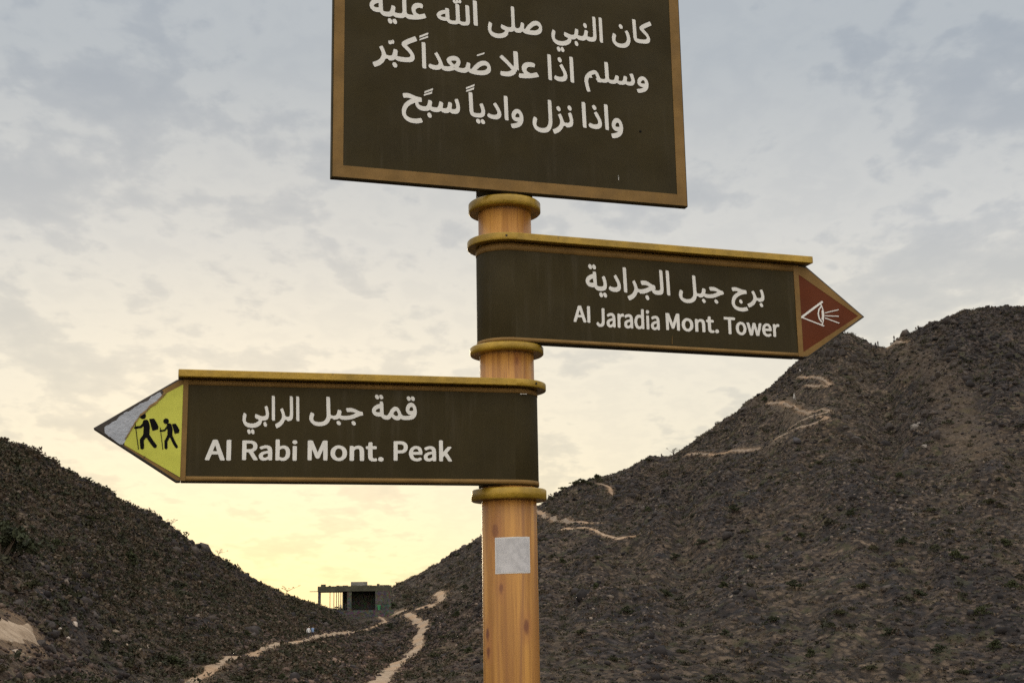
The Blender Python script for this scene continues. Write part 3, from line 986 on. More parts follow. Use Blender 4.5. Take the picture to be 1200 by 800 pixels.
def body_mesh(name, stride, arm):
    """standing or walking adult, 1.72 m, facing -y; one skin surface"""
    J = {"pelvis": (0, 0, 0.95), "waist": (0, 0.01, 1.10), "chest": (0, 0.0, 1.33), "neck": (0, 0.0, 1.48), "head": (0, -0.02, 1.60), "crown": (0, -0.01, 1.70)}
    rad = {"pelvis": (0.15, 0.11), "waist": (0.135, 0.095), "chest": (0.165, 0.11), "neck": (0.055, 0.055), "head": (0.085, 0.10), "crown": (0.055, 0.065)}
    E = [("pelvis", "waist"), ("waist", "chest"), ("chest", "neck"), ("neck", "head"), ("head", "crown")]
    for s, sd in ((1, "l"), (-1, "r")):
        st = stride * s
        J.update({"hip" + sd: (0.095 * s, 0, 0.88), "knee" + sd: (0.10 * s, -0.05 - st * 0.5, 0.49), "ankle" + sd: (0.10 * s, 0.02 - st + (0.06 if st < 0 else 0), 0.085 + max(0, -st) * 0.12), "toe" + sd: (0.115 * s, -0.15 - st, 0.04 + max(0, -st) * 0.03),
                  "shoulder" + sd: (0.185 * s, 0, 1.41), "elbow" + sd: (0.235 * s, 0.04 + arm * s * 0.6, 1.13), "wrist" + sd: (0.24 * s, -0.05 + arm * s, 0.90), "hand" + sd: (0.235 * s, -0.08 + arm * s * 1.1, 0.79)})
        rad.update({"hip" + sd: (0.092, 0.10), "knee" + sd: (0.06, 0.062), "ankle" + sd: (0.042, 0.045), "toe" + sd: (0.042, 0.034), "shoulder" + sd: (0.065, 0.065), "elbow" + sd: (0.044, 0.044), "wrist" + sd: (0.03, 0.028), "hand" + sd: (0.022, 0.036)})
        E += [("pelvis", "hip" + sd), ("hip" + sd, "knee" + sd), ("knee" + sd, "ankle" + sd), ("ankle" + sd, "toe" + sd), ("chest", "shoulder" + sd), ("shoulder" + sd, "elbow" + sd), ("elbow" + sd, "wrist" + sd), ("wrist" + sd, "hand" + sd)]
    names = list(J)
    me = bpy.data.meshes.new(name + "_cage")
    me.from_pydata([J[k] for k in names], [(names.index(a_), names.index(b_)) for a_, b_ in E], [])
    o = bpy.data.objects.new(name + "_cage", me)
    COL.objects.link(o)
    sk = o.modifiers.new("skin", 'SKIN')
    if not me.skin_vertices:
        bpy.context.view_layer.objects.active = o
    for i, k in enumerate(names):
        me.skin_vertices[0].data[i].radius = rad[k]
        me.skin_vertices[0].data[i].use_root = (k == "pelvis")
    sub = o.modifiers.new("sub", 'SUBSURF')
    sub.levels = sub.render_levels = 1
    dg = bpy.context.evaluated_depsgraph_get()
    dg.update()
    out = bpy.data.meshes.new_from_object(o.evaluated_get(dg))
    bpy.data.objects.remove(o)
    out.name = name
    for m in (m_skin, CLOTH["black"], CLOTH["dark"], m_hair):
        out.materials.append(m)
    for p_ in out.polygons:
        c = p_.center
        p_.use_smooth = True
        if c.z > 1.655 or (c.z > 1.56 and c.y > 0.02):
            p_.material_index = 3
        elif c.z > 1.475 or (abs(c.x) > 0.2 and c.z < 0.93):
            p_.material_index = 0
        elif c.z > 0.93 or abs(c.x) > 0.2:
            p_.material_index = 1
        else:
            p_.material_index = 2
    return out


BODIES = [body_mesh("person_standing", 0.0, 0.0), body_mesh("person_walking", 0.24, 0.14), body_mesh("person_striding", -0.20, -0.12)]


def person(px, py, shirt, trousers, label, group=None, pose=0, turn=0.0, h=1.0, at=None):
    p = at if at is not None else ground_at(px, py)
    if at is None:
        p[2] = float(ground_z(p[0], p[1])) + (0.40 if group == 'figures in the dip of the skyline' or 'skyline' in label else 0.08)
    o = bpy.data.objects.new("person", BODIES[pose])
    COL.objects.link(o)
    o.location = p
    o.rotation_euler = (0, 0, turn)
    o.scale = (h, h, h)
    for slot, mat in ((1, shirt), (2, trousers)):
        o.material_slots[slot].link = 'OBJECT'
        o.material_slots[slot].material = CLOTH[mat]
    tag(o, label, "person", group)
    return o


person(361.5, 749.5, "white", "dark", "person in a white top walking on the left trail beside one in blue", None, 1, 2.6, 1.02)
person(366.3, 749.5, "blue", "dark", "person in a pale blue top walking on the left trail beside one in white", None, 2, 2.6, 1.04)
person(485, 716, "black", "black", "dark figure standing at the foot of the right hill, right of the building", None, 0, 1.0, 1.05)
q_ = Matrix.Rotation(R(6.62), 4, 'Z') @ Vector((bx(397.5), 3.0, 0.15))
person(0, 0, "white", "black", "person in a white top standing inside the porch of the stone building", None, 0, 0.4, 1.0, (BX + q_.x, BY + q_.y, bz + q_.z))
q_ = Matrix.Rotation(R(6.62), 4, 'Z') @ Vector((bx(403.5), 1.5, 0.15))
person(0, 0, "black", "black", "dark figure inside the porch next to the middle column", None, 1, -0.6, 1.0, (BX + q_.x, BY + q_.y, bz + q_.z))
for px, py, ps in ((906.5, 472.5, 0), (911.8, 473.2, 1), (923, 474.2, 2), (939.5, 477, 1), (944, 478, 0), (961, 480.5, 2)):
    person(px, py, "black", "black", "dark-clothed hiker in the line along the upper switchback trail", "dark hikers on the upper switchback", ps, 1.3, 1.0)
person(931.3, 475, "white", "white", "hiker all in white among dark ones on the upper switchback trail", None, 1, 1.3, 1.0)
person(955.5, 502.5, "black", "black", "dark figure alone on the lower switchback trail", None, 0, 1.2, 1.1)
person(938, 441.5, "white", "black", "hiker in a white top at the left end of the highest trail", None, 1, 1.2, 1.0)
person(983.5, 417, "black", "black", "dark figure standing among rocks just below the peak", None, 0, 0.3, 1.0)
for px, py, ps in ((1021.3, 410.5, 0), (1026.6, 411, 0), (1029.3, 410.0, 1)):
    person(px, py, "black", "black", "dark figure standing in the dip of the skyline right of the peak", "figures in the dip of the skyline", ps, 0.4, 1.25)
person(1048, 400, "black", "black", "lone dark figure at the top end of the worn strip on the skyline", None, 0, 0.2, 1.1)
person(1064.6, 394, "black", "black", "rightmost dark figure on the skyline, above the others", None, 1, 0.6, 1.25)
person(775.4, 539, "black", "black", "dark figure on the skyline left of the spindly tree", None, 0, 0.2, 0.9)


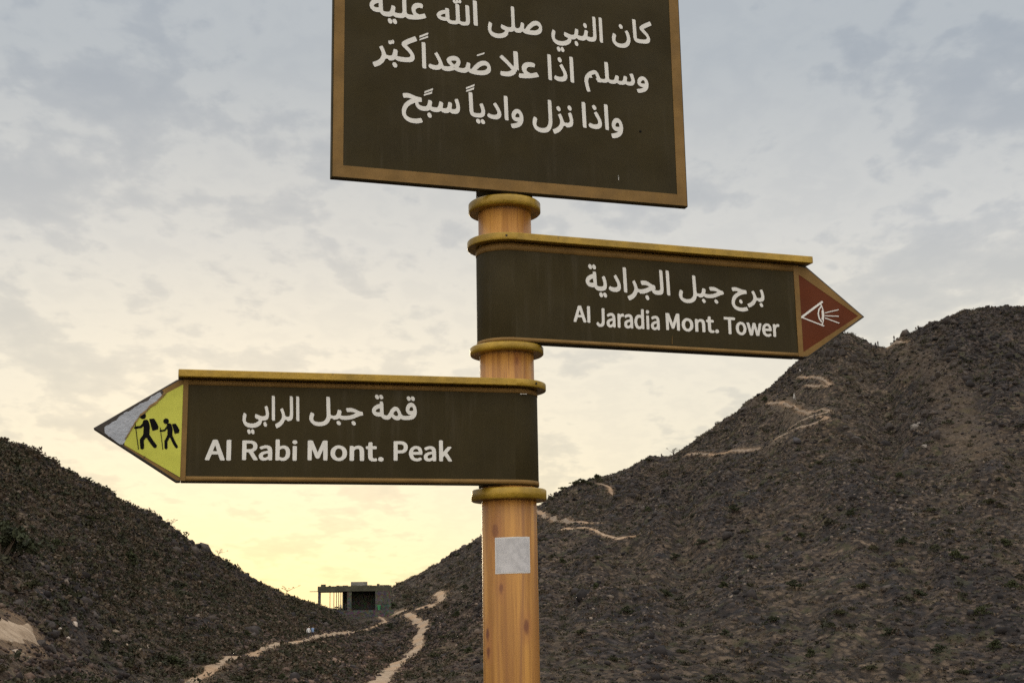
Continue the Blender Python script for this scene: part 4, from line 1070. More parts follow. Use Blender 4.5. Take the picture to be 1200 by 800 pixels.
# outlines of letters and symbols, tenths of a millimetre on the board (s, z)
MARKS = {
    'top_text': [[[-2554,30204],[-2487,30205],[-2474,30193],[-2463,30168],[-2450,29733],[-2439,29683],[-2420,29670],[-2396,29664],[-2306,29664],[-2286,29668],[-2317,29722],[-2333,29772],[-2334,29834],[-2319,29884],[-2289,29927],[-2248,29956],[-2192,29971],[-2138,29970],[-2091,29960],[-2077,29945],[-2067,29913],[-2078,29855],[-2088,29850],[-2155,29858],[-2198,29845],[-2221,29826],[-2235,29805],[-2242,29776],[-2240,29751],[-2228,29733],[-2208,29717],[-2182,29703],[-2145,29693],[-2037,29732],[-2027,29722],[-2013,29693],[-1997,29647],[-1997,29629],[-2057,29603],[-2138,29577],[-2228,29559],[-2289,29552],[-2403,29552],[-2446,29571],[-2473,29596],[-2520,29564],[-2567,29552],[-2631,29550],[-2695,29556],[-2731,29570],[-2758,29593],[-2795,29567],[-2815,29559],[-2862,29551],[-2939,29551],[-2976,29559],[-3013,29578],[-3060,29634],[-3134,29628],[-3177,29635],[-3221,29653],[-3265,29694],[-3285,29733],[-3294,29772],[-3289,29826],[-3269,29869],[-3244,29899],[-3208,29928],[-3161,29953],[-3095,29974],[-3094,30035],[-3030,30037],[-3016,30027],[-3004,29999],[-2991,29722],[-2987,29690],[-2978,29675],[-2953,29666],[-2899,29664],[-2862,29670],[-2842,29679],[-2827,29697],[-2817,29719],[-2793,29834],[-2785,29838],[-2728,29827],[-2707,29798],[-2704,29780],[-2719,29697],[-2716,29675],[-2688,29667],[-2627,29663],[-2577,29668],[-2560,29675],[-2545,29697],[-2542,29740]],[[-3100,29852],[-3144,29835],[-3172,29816],[-3192,29794],[-3203,29762],[-3181,29750],[-3151,29743],[-3104,29743],[-3085,29747],[-3089,29848]],[[-2854,29514],[-2829,29517],[-2813,29510],[-2790,29485],[-2778,29460],[-2774,29442],[-2777,29417],[-2788,29400],[-2802,29391],[-2825,29390],[-2845,29398],[-2862,29417],[-2876,29446],[-2879,29485],[-2872,29499]],[[-2746,29514],[-2711,29514],[-2698,29505],[-2679,29481],[-2667,29453],[-2666,29428],[-2674,29406],[-2688,29394],[-2705,29389],[-2728,29393],[-2759,29428],[-2770,29449],[-2770,29481],[-2765,29497]],[[-1308,30061],[-1239,30062],[-1217,30036],[-1200,29673],[-1195,29659],[-1184,29651],[-1142,29642],[-1099,29645],[-1076,29651],[-1064,29662],[-1059,29679],[-1073,30058],[-1065,30063],[-1009,30062],[-993,30052],[-981,30027],[-966,29696],[-971,29629],[-992,29589],[-1029,29567],[-1082,29556],[-1146,29554],[-1172,29559],[-1229,29590],[-1252,29573],[-1299,29558],[-1406,29556],[-1443,29564],[-1469,29576],[-1516,29619],[-1586,29615],[-1640,29622],[-1693,29644],[-1724,29671],[-1744,29704],[-1749,29740],[-1741,29776],[-1718,29807],[-1686,29834],[-1654,29852],[-1606,29870],[-1549,29882],[-1549,29930],[-1486,29932],[-1470,29921],[-1458,29899],[-1447,29690],[-1440,29657],[-1413,29645],[-1373,29642],[-1330,29645],[-1306,29657],[-1298,29671],[-1295,29707]],[[-1556,29788],[-1586,29780],[-1626,29760],[-1650,29737],[-1657,29718],[-1636,29709],[-1596,29703],[-1541,29707],[-1545,29785]],[[-893,30204],[-820,30204],[-809,30193],[-797,30170],[-780,29599],[-782,29589],[-788,29587],[-855,29588],[-867,29599],[-878,29623]],[[-1208,30194],[-1198,30194],[-1187,30185],[-1167,30144],[-1169,30111],[-1184,30092],[-1248,30092],[-1276,30072],[-1313,30068],[-1339,30077],[-1361,30102],[-1368,30125],[-1363,30158],[-1324,30164],[-1309,30146],[-1311,30125],[-1307,30123],[-1297,30136],[-1293,30172],[-1260,30181],[-1241,30163],[-1239,30138],[-1234,30136],[-1224,30148],[-1232,30187]],[[20,30173],[80,30174],[90,30162],[100,30137],[111,29713],[118,29671],[124,29661],[156,29646],[180,29646],[203,29653],[218,29664],[238,29699],[263,29804],[270,29809],[317,29795],[328,29783],[338,29752],[325,29664],[332,29656],[355,29648],[431,29759],[507,29837],[554,29868],[586,29882],[621,29888],[656,29887],[691,29875],[718,29856],[747,29818],[769,29769],[776,29720],[774,29675],[766,29643],[741,29599],[721,29578],[668,29547],[618,29533],[551,29525],[446,29526],[370,29536],[332,29550],[291,29586],[267,29561],[241,29544],[209,29536],[156,29536],[124,29547],[92,29579],[63,29555],[36,29543],[-49,29533],[-56,29475],[-81,29433],[-128,29393],[-186,29365],[-265,29348],[-341,29347],[-402,29360],[-455,29389],[-487,29421],[-510,29454],[-536,29527],[-538,29615],[-528,29668],[-511,29726],[-499,29725],[-458,29705],[-438,29671],[-458,29570],[-458,29534],[-450,29506],[-427,29485],[-400,29471],[-338,29457],[-265,29460],[-209,29475],[-166,29499],[-133,29534],[-127,29552],[-130,29557],[-209,29591],[-221,29605],[-230,29633],[-215,29701],[-107,29660],[-52,29646],[-2,29649],[22,29664],[29,29682],[31,29731]],[[633,29776],[589,29760],[545,29728],[495,29677],[468,29636],[522,29635],[595,29642],[639,29657],[672,29678],[694,29711],[699,29734],[695,29755],[668,29774]],[[2032,30172],[2090,30173],[2100,30162],[2110,30137],[2124,29671],[2114,29605],[2098,29573],[2083,29559],[2038,29539],[1947,29536],[1901,29548],[1863,29580],[1843,29559],[1819,29544],[1787,29536],[1729,29535],[1668,29546],[1627,29580],[1583,29545],[1554,29537],[1490,29533],[1487,29492],[1473,29452],[1449,29422],[1414,29394],[1356,29366],[1277,29348],[1204,29346],[1143,29359],[1097,29381],[1049,29426],[1014,29492],[1001,29555],[1006,29636],[1020,29696],[1033,29725],[1082,29705],[1102,29671],[1082,29566],[1082,29534],[1090,29506],[1108,29489],[1135,29473],[1164,29463],[1207,29456],[1277,29460],[1338,29478],[1382,29505],[1408,29538],[1412,29552],[1408,29557],[1331,29591],[1319,29605],[1310,29633],[1324,29701],[1470,29649],[1499,29645],[1545,29653],[1560,29665],[1572,29689],[1596,29811],[1601,29816],[1652,29804],[1664,29790],[1673,29762],[1660,29668],[1662,29659],[1674,29653],[1711,29646],[1752,29646],[1773,29649],[1793,29661],[1811,29696],[1833,29811],[1840,29816],[1889,29804],[1901,29791],[1910,29769],[1897,29682],[1901,29658],[1930,29648],[1977,29645],[2009,29649],[2032,29660],[2041,29682],[2044,29727]],[[2193,30172],[2250,30174],[2262,30162],[2271,30137],[2285,29552],[2284,29541],[2277,29539],[2224,29540],[2205,29577]],[[1826,29983],[1845,29983],[1859,29976],[1876,29955],[1888,29927],[1888,29885],[1876,29867],[1866,29861],[1848,29860],[1828,29870],[1801,29917],[1802,29959],[1810,29974]],[[1596,29503],[1615,29504],[1628,29499],[1647,29477],[1659,29450],[1662,29412],[1653,29392],[1641,29383],[1624,29380],[1607,29386],[1589,29405],[1574,29436],[1574,29478],[1579,29489]],[[1148,29310],[1169,29313],[1184,29307],[1202,29287],[1218,29251],[1214,29212],[1207,29200],[1193,29191],[1172,29189],[1156,29198],[1140,29219],[1128,29247],[1129,29289]],[[1242,29310],[1263,29313],[1277,29308],[1301,29275],[1311,29251],[1312,29226],[1305,29205],[1292,29192],[1266,29189],[1254,29195],[1234,29219],[1220,29251],[1224,29289]],[[3055,30236],[3112,30235],[3124,30224],[3133,30203],[3151,29772],[3158,29756],[3214,29746],[3307,29746],[3369,29755],[3400,29770],[3411,29795],[3403,29826],[3372,29866],[3241,29990],[3230,30025],[3234,30058],[3242,30076],[3297,30123],[3406,30185],[3492,30229],[3502,30227],[3511,30217],[3542,30148],[3542,30135],[3400,30060],[3332,30019],[3443,29897],[3484,29818],[3491,29789],[3490,29737],[3478,29704],[3452,29677],[3412,29658],[3365,29648],[3208,29645],[3139,29657],[3097,29691],[3076,29730],[3065,29782],[3049,30207],[3049,30233]],[[2727,30067],[2758,30065],[2784,30038],[2796,30009],[2798,29990],[2793,29973],[2780,29959],[2765,29954],[2743,29956],[2724,29970],[2711,29990],[2701,30012],[2702,30041],[2709,30056]],[[2898,29928],[2910,29930],[2920,29921],[2942,29876],[2970,29802],[2983,29737],[2983,29675],[2976,29633],[2960,29588],[2936,29549],[2907,29519],[2870,29496],[2839,29483],[2796,29474],[2715,29472],[2672,29479],[2638,29490],[2592,29517],[2544,29572],[2524,29614],[2517,29646],[2518,29730],[2545,29819],[2557,29820],[2601,29802],[2622,29769],[2600,29662],[2604,29631],[2616,29610],[2647,29589],[2684,29578],[2746,29574],[2789,29580],[2825,29594],[2848,29609],[2875,29640],[2890,29669],[2899,29711],[2895,29763],[2884,29808],[2851,29896],[2856,29905]],[[2301,29065],[2371,29066],[2392,29036],[2405,28679],[2410,28656],[2419,28642],[2463,28629],[2500,28631],[2519,28638],[2543,28665],[2571,28758],[2582,28764],[2635,28752],[2658,28723],[2644,28656],[2644,28636],[2688,28629],[2724,28633],[2743,28645],[2753,28659],[2765,28691],[2780,28763],[2787,28770],[2845,28761],[2865,28734],[2855,28636],[2886,28630],[2939,28635],[2954,28642],[2966,28656],[2972,28685],[2965,28724],[2929,28830],[2995,28852],[3009,28842],[3028,28803],[3055,28705],[3059,28674],[3056,28633],[3039,28590],[3021,28569],[2995,28552],[2942,28539],[2866,28543],[2843,28551],[2817,28570],[2790,28552],[2767,28544],[2724,28538],[2678,28539],[2638,28548],[2602,28574],[2579,28556],[2552,28545],[2519,28539],[2467,28538],[2420,28548],[2381,28575],[2348,28553],[2308,28542],[2245,28539],[2222,28559],[2218,28558],[2222,28543],[2216,28538],[2133,28538],[2118,28546],[2107,28566],[2111,28581],[2090,28590],[2076,28613],[2078,28621],[2097,28634],[2099,28645],[2071,28717],[2057,28728],[2037,28726],[1996,28708],[1962,28682],[1988,28645],[1991,28629],[1922,28629],[1908,28625],[1891,28592],[1881,28546],[1883,28497],[1898,28416],[1930,28291],[1918,28282],[1862,28273],[1852,28282],[1837,28311],[1808,28427],[1791,28523],[1794,28607],[1819,28674],[1868,28737],[1918,28779],[1988,28814],[2021,28823],[2054,28825],[2087,28816],[2121,28784],[2151,28729],[2178,28662],[2192,28642],[2212,28632],[2239,28629],[2275,28632],[2300,28642],[2312,28659],[2314,28685]],[[3239,28807],[3282,28806],[3315,28793],[3351,28763],[3370,28737],[3390,28697],[3403,28645],[3404,28592],[3399,28552],[3383,28508],[3369,28485],[3342,28455],[3315,28435],[3246,28404],[3183,28389],[3137,28384],[3115,28413],[3104,28474],[3220,28500],[3273,28532],[3269,28536],[3210,28542],[3173,28558],[3143,28587],[3122,28630],[3126,28697],[3150,28749],[3187,28787],[3223,28805]],[[3259,28714],[3238,28703],[3220,28679],[3211,28653],[3211,28636],[3246,28626],[3314,28633],[3316,28656],[3303,28700],[3286,28713]],[[1449,29095],[1495,29094],[1508,29081],[1518,29057],[1532,28493],[1532,28462],[1527,28456],[1466,28458],[1457,28469],[1445,28497],[1430,29085],[1431,29092]],[[888,29092],[953,29094],[964,29081],[974,29057],[990,28472],[985,28457],[925,28457],[912,28469],[902,28493]],[[1164,29046],[1181,29049],[1203,29043],[1225,29018],[1237,28993],[1239,28955],[1232,28940],[1216,28927],[1197,28924],[1178,28929],[1157,28951],[1144,28976],[1140,28997],[1142,29021],[1149,29035]],[[1229,28888],[1239,28889],[1245,28884],[1277,28835],[1345,28698],[1366,28620],[1365,28564],[1347,28515],[1328,28491],[1302,28472],[1239,28453],[1155,28454],[1104,28468],[1069,28486],[1052,28504],[1042,28525],[1042,28539],[1072,28593],[1123,28571],[1187,28563],[1242,28574],[1261,28585],[1271,28599],[1279,28638],[1267,28683],[1182,28842],[1185,28856]],[[60,29069],[140,29072],[156,29060],[169,29038],[187,28610],[177,28608],[152,28632],[133,28575],[113,28568],[113,28533],[67,28488],[14,28458],[-43,28441],[-104,28433],[-173,28433],[-234,28441],[-246,28452],[-260,28477],[-249,28547],[-129,28546],[-80,28553],[-19,28577],[14,28606],[-14,28641],[-98,28729],[-249,28859],[-268,28887],[-267,28898],[-222,28941],[-206,28942],[-72,28826],[55,28695],[63,28694],[71,28757]],[[424,28841],[498,28842],[555,28831],[572,28817],[584,28796],[584,28785],[567,28726],[469,28731],[433,28724],[404,28709],[383,28687],[374,28670],[371,28641],[376,28623],[417,28592],[457,28577],[490,28572],[604,28608],[620,28608],[632,28598],[650,28568],[670,28522],[669,28509],[579,28479],[457,28450],[347,28436],[209,28433],[197,28443],[183,28470],[194,28540],[318,28547],[280,28599],[261,28645],[259,28705],[275,28754],[292,28778],[335,28814],[376,28832]],[[-2101,29032],[-2035,29033],[-2024,29022],[-2013,28997],[-1998,28429],[-1999,28410],[-2006,28406],[-2064,28406],[-2076,28419],[-2087,28443]],[[-1755,28831],[-1746,28832],[-1732,28817],[-1672,28709],[-1636,28630],[-1603,28536],[-1591,28522],[-1575,28514],[-1503,28515],[-1430,28533],[-1437,28547],[-1501,28609],[-1520,28654],[-1523,28692],[-1498,28727],[-1458,28756],[-1409,28777],[-1354,28786],[-1296,28781],[-1260,28765],[-1227,28734],[-1204,28689],[-1199,28654],[-1204,28613],[-1217,28575],[-1248,28526],[-1241,28520],[-1147,28512],[-1105,28525],[-1081,28554],[-1048,28668],[-1040,28673],[-988,28659],[-976,28647],[-965,28620],[-980,28529],[-965,28519],[-946,28514],[-871,28614],[-794,28690],[-713,28738],[-648,28751],[-612,28750],[-578,28741],[-546,28720],[-518,28691],[-485,28623],[-482,28543],[-488,28519],[-507,28481],[-551,28439],[-625,28407],[-709,28393],[-826,28392],[-917,28401],[-978,28421],[-1017,28452],[-1063,28415],[-1124,28403],[-1183,28403],[-1244,28413],[-1302,28432],[-1341,28451],[-1383,28432],[-1448,28412],[-1500,28403],[-1562,28403],[-1584,28408],[-1613,28422],[-1646,28453],[-1682,28423],[-1724,28407],[-1805,28402],[-1850,28408],[-1895,28423],[-1925,28440],[-1946,28474],[-1945,28488],[-1915,28540],[-1857,28518],[-1788,28512],[-1750,28518],[-1730,28528],[-1711,28552],[-1706,28585],[-1720,28629],[-1804,28786],[-1800,28800]],[[-1357,28676],[-1406,28662],[-1425,28651],[-1351,28574],[-1312,28609],[-1296,28633],[-1287,28661],[-1293,28668],[-1315,28676]],[[-641,28640],[-683,28627],[-732,28597],[-803,28529],[-820,28509],[-820,28502],[-748,28501],[-677,28510],[-635,28521],[-599,28542],[-572,28575],[-566,28599],[-570,28620],[-596,28637]],[[-1341,28520],[-1367,28506],[-1367,28502],[-1357,28500],[-1338,28512],[-1332,28519]],[[-2150,29179],[-1946,29282],[-1950,29232],[-2154,29129]],[[-2146,29105],[-1950,29203],[-1954,29157],[-2152,29063]],[[-810,28879],[-625,28959],[-634,28917],[-806,28842]],[[-2268,29147],[-2257,29149],[-2243,29136],[-2206,29058],[-2207,29045],[-2362,28968],[-2446,28916],[-2336,28806],[-2298,28749],[-2273,28696],[-2266,28667],[-2266,28614],[-2277,28578],[-2305,28546],[-2330,28532],[-2373,28517],[-2475,28507],[-2591,28508],[-2633,28513],[-2675,28528],[-2703,28553],[-2749,28521],[-2773,28513],[-2819,28507],[-2847,28508],[-2872,28540],[-2914,28541],[-2921,28532],[-2932,28528],[-2953,28480],[-2979,28440],[-3026,28392],[-3069,28361],[-3125,28332],[-3167,28317],[-3185,28326],[-3216,28397],[-3220,28422],[-3142,28456],[-3093,28488],[-3054,28526],[-3021,28589],[-3013,28635],[-3018,28681],[-3069,28802],[-3065,28811],[-3012,28838],[-3002,28838],[-2991,28827],[-2959,28763],[-2913,28642],[-2905,28632],[-2889,28624],[-2830,28621],[-2801,28627],[-2784,28641],[-2769,28667],[-2743,28785],[-2735,28793],[-2675,28781],[-2660,28767],[-2649,28738],[-2665,28639],[-2650,28628],[-2601,28620],[-2461,28620],[-2401,28629],[-2369,28646],[-2356,28671],[-2366,28706],[-2418,28769],[-2548,28885],[-2561,28913],[-2558,28955],[-2545,28986],[-2495,29026],[-2401,29081]],[[-2739,28475],[-2714,28475],[-2696,28466],[-2678,28447],[-2663,28418],[-2660,28400],[-2663,28379],[-2674,28361],[-2685,28354],[-2710,28349],[-2731,28357],[-2753,28379],[-2768,28408],[-2771,28429],[-2768,28450],[-2754,28468]],[[-2759,29008],[-2745,29000],[-2733,28971],[-2730,28940],[-2739,28917],[-2749,28911],[-2787,28912],[-2801,28897],[-2816,28891],[-2844,28895],[-2865,28928],[-2865,28975],[-2839,28981],[-2828,28963],[-2827,28942],[-2820,28953],[-2817,28988],[-2795,28996],[-2782,28979],[-2777,28954],[-2770,28965],[-2775,29002]],[[1734,28007],[1772,28004],[1782,27993],[1793,27969],[1808,27394],[1807,27383],[1801,27378],[1740,27380],[1729,27391],[1718,27414],[1703,27996],[1706,28005]],[[2275,28007],[2325,28006],[2337,27993],[2348,27969],[2363,27432],[2363,27383],[2358,27378],[2296,27380],[2285,27390],[2274,27418],[2258,27993],[2260,28004]],[[1985,27958],[2021,27958],[2050,27927],[2063,27899],[2065,27878],[2058,27858],[2044,27843],[2021,27838],[2001,27843],[1975,27872],[1962,27903],[1961,27920],[1966,27941]],[[2053,27802],[2066,27800],[2094,27764],[2133,27698],[2170,27619],[2192,27543],[2191,27480],[2179,27446],[2166,27425],[2119,27389],[2053,27374],[1962,27379],[1916,27393],[1886,27410],[1871,27425],[1861,27446],[1861,27459],[1893,27513],[1965,27486],[2011,27484],[2063,27492],[2083,27503],[2098,27522],[2104,27553],[2089,27608],[2005,27757],[2008,27772]],[[2548,27695],[2587,27696],[2620,27685],[2654,27657],[2676,27626],[2697,27581],[2713,27525],[2718,27466],[2713,27394],[2702,27352],[2686,27317],[2666,27287],[2638,27259],[2597,27230],[2558,27213],[2512,27199],[2456,27191],[2443,27202],[2432,27224],[2419,27283],[2420,27297],[2531,27327],[2559,27342],[2588,27366],[2587,27370],[2515,27382],[2486,27401],[2459,27432],[2438,27491],[2442,27563],[2469,27633],[2502,27672],[2528,27689]],[[2571,27584],[2548,27565],[2537,27546],[2527,27518],[2527,27491],[2538,27483],[2564,27479],[2627,27487],[2630,27511],[2617,27567],[2597,27585]],[[874,27968],[940,27969],[950,27958],[960,27934],[974,27463],[969,27387],[957,27325],[934,27267],[911,27232],[880,27201],[851,27183],[819,27170],[765,27159],[702,27159],[648,27170],[600,27190],[563,27219],[530,27260],[513,27294],[501,27329],[496,27370],[500,27435],[510,27477],[531,27530],[581,27512],[597,27498],[608,27470],[587,27387],[587,27332],[600,27306],[632,27284],[686,27268],[756,27270],[810,27288],[847,27322],[874,27380],[887,27470]],[[1390,27882],[1410,27880],[1422,27872],[1439,27851],[1451,27824],[1450,27782],[1438,27768],[1426,27761],[1403,27761],[1388,27768],[1372,27785],[1355,27820],[1354,27851],[1361,27865],[1378,27880]],[[1109,27837],[1130,27839],[1146,27832],[1165,27811],[1179,27782],[1180,27745],[1169,27727],[1156,27719],[1137,27718],[1118,27724],[1100,27741],[1085,27772],[1081,27793],[1086,27816],[1096,27829]],[[1413,27714],[1429,27713],[1448,27679],[1481,27552],[1484,27470],[1477,27432],[1464,27399],[1448,27380],[1422,27362],[1362,27345],[1318,27344],[1295,27374],[1254,27375],[1250,27367],[1238,27362],[1226,27326],[1199,27281],[1153,27230],[1086,27184],[1043,27164],[1019,27160],[998,27195],[979,27250],[979,27260],[1045,27291],[1106,27336],[1145,27387],[1163,27439],[1166,27480],[1163,27507],[1141,27569],[1117,27621],[1117,27635],[1165,27662],[1177,27662],[1189,27648],[1217,27587],[1261,27466],[1270,27459],[1299,27452],[1359,27456],[1378,27462],[1391,27473],[1402,27511],[1398,27556],[1361,27690]],[[-985,27956],[-947,27955],[-935,27943],[-925,27921],[-909,27517],[-901,27479],[-875,27471],[-810,27468],[-754,27474],[-731,27487],[-720,27510],[-720,27549],[-761,27691],[-754,27698],[-701,27716],[-691,27715],[-678,27698],[-641,27581],[-634,27546],[-633,27494],[-638,27459],[-647,27433],[-666,27407],[-694,27388],[-734,27374],[-777,27368],[-882,27370],[-937,27389],[-964,27414],[-978,27436],[-993,27475],[-999,27517],[-1015,27937],[-1013,27954]],[[-171,27956],[-117,27955],[-106,27943],[-95,27921],[-80,27388],[-80,27375],[-88,27370],[-147,27370],[-158,27381],[-170,27410],[-185,27934],[-184,27953]],[[-392,27766],[-380,27766],[-366,27753],[-321,27685],[-281,27611],[-253,27533],[-249,27497],[-253,27462],[-264,27433],[-281,27410],[-307,27389],[-344,27374],[-380,27367],[-435,27366],[-511,27378],[-563,27404],[-582,27433],[-582,27449],[-557,27492],[-547,27495],[-475,27470],[-409,27470],[-383,27476],[-360,27487],[-342,27514],[-339,27533],[-353,27581],[-439,27724],[-436,27737]],[[105,27665],[145,27667],[178,27656],[204,27637],[232,27604],[258,27552],[271,27504],[276,27439],[271,27384],[247,27318],[223,27284],[195,27257],[165,27238],[116,27216],[53,27200],[14,27195],[1,27205],[-11,27226],[-23,27278],[-23,27294],[93,27324],[129,27344],[146,27362],[96,27367],[47,27387],[16,27420],[-4,27468],[-3,27533],[17,27593],[57,27642],[80,27657]],[[129,27563],[113,27552],[93,27525],[83,27491],[83,27475],[99,27467],[129,27464],[185,27472],[186,27510],[175,27546],[155,27563]],[[-811,27336],[-796,27336],[-779,27329],[-760,27311],[-745,27281],[-747,27242],[-767,27225],[-793,27222],[-810,27229],[-829,27247],[-844,27275],[-846,27297],[-842,27315],[-829,27330]],[[-706,27336],[-672,27328],[-652,27308],[-641,27287],[-636,27265],[-638,27249],[-645,27235],[-659,27225],[-682,27221],[-705,27229],[-721,27245],[-736,27271],[-737,27310],[-727,27325]],[[-1070,28061],[-872,28161],[-879,28111],[-1076,28015]],[[-1068,27991],[-881,28082],[-890,28031],[-1075,27950]],[[-2474,27775],[-2424,27778],[-2388,27773],[-2237,27723],[-2185,27713],[-2124,27709],[-2112,27697],[-2102,27673],[-2101,27605],[-2178,27592],[-2180,27581],[-2173,27554],[-2161,27534],[-2140,27519],[-2111,27509],[-2056,27504],[-2011,27510],[-1985,27527],[-1968,27568],[-1949,27663],[-1940,27669],[-1892,27660],[-1873,27646],[-1863,27619],[-1878,27524],[-1872,27516],[-1853,27509],[-1779,27505],[-1753,27509],[-1740,27517],[-1719,27551],[-1693,27656],[-1685,27662],[-1628,27646],[-1609,27615],[-1623,27513],[-1595,27505],[-1540,27510],[-1516,27537],[-1501,27592],[-1490,27663],[-1482,27668],[-1424,27657],[-1405,27626],[-1417,27513],[-1392,27505],[-1337,27509],[-1311,27530],[-1303,27571],[-1313,27632],[-1345,27738],[-1337,27746],[-1279,27765],[-1266,27752],[-1256,27731],[-1227,27626],[-1218,27551],[-1224,27493],[-1237,27456],[-1260,27426],[-1292,27407],[-1334,27397],[-1366,27396],[-1408,27403],[-1431,27414],[-1456,27435],[-1479,27414],[-1502,27403],[-1547,27396],[-1585,27397],[-1630,27411],[-1663,27439],[-1686,27418],[-1718,27404],[-1759,27397],[-1811,27397],[-1876,27410],[-1914,27441],[-1943,27416],[-1969,27404],[-2062,27396],[-2127,27404],[-2184,27432],[-2222,27476],[-2241,27513],[-2256,27566],[-2266,27566],[-2357,27513],[-2404,27469],[-2428,27439],[-2449,27398],[-2463,27354],[-2467,27306],[-2460,27269],[-2446,27247],[-2420,27226],[-2382,27207],[-2337,27196],[-2278,27191],[-2237,27194],[-2121,27222],[-2100,27190],[-2081,27143],[-2081,27129],[-2092,27121],[-2156,27097],[-2220,27085],[-2288,27084],[-2366,27094],[-2404,27107],[-2443,27127],[-2498,27174],[-2541,27248],[-2553,27296],[-2555,27354],[-2550,27401],[-2536,27449],[-2514,27496],[-2480,27544],[-2446,27578],[-2407,27609],[-2334,27653],[-2404,27668],[-2456,27668],[-2501,27658],[-2511,27661],[-2529,27694],[-2538,27755],[-2527,27763]],[[-1938,27367],[-1917,27365],[-1906,27357],[-1893,27343],[-1876,27309],[-1877,27272],[-1898,27250],[-1924,27247],[-1940,27254],[-1959,27274],[-1973,27303],[-1975,27330],[-1970,27347],[-1956,27362]],[[-2039,27862],[-1842,27956],[-1848,27907],[-2045,27817]],[[-2049,27792],[-1860,27877],[-1868,27823],[-2055,27751]]],
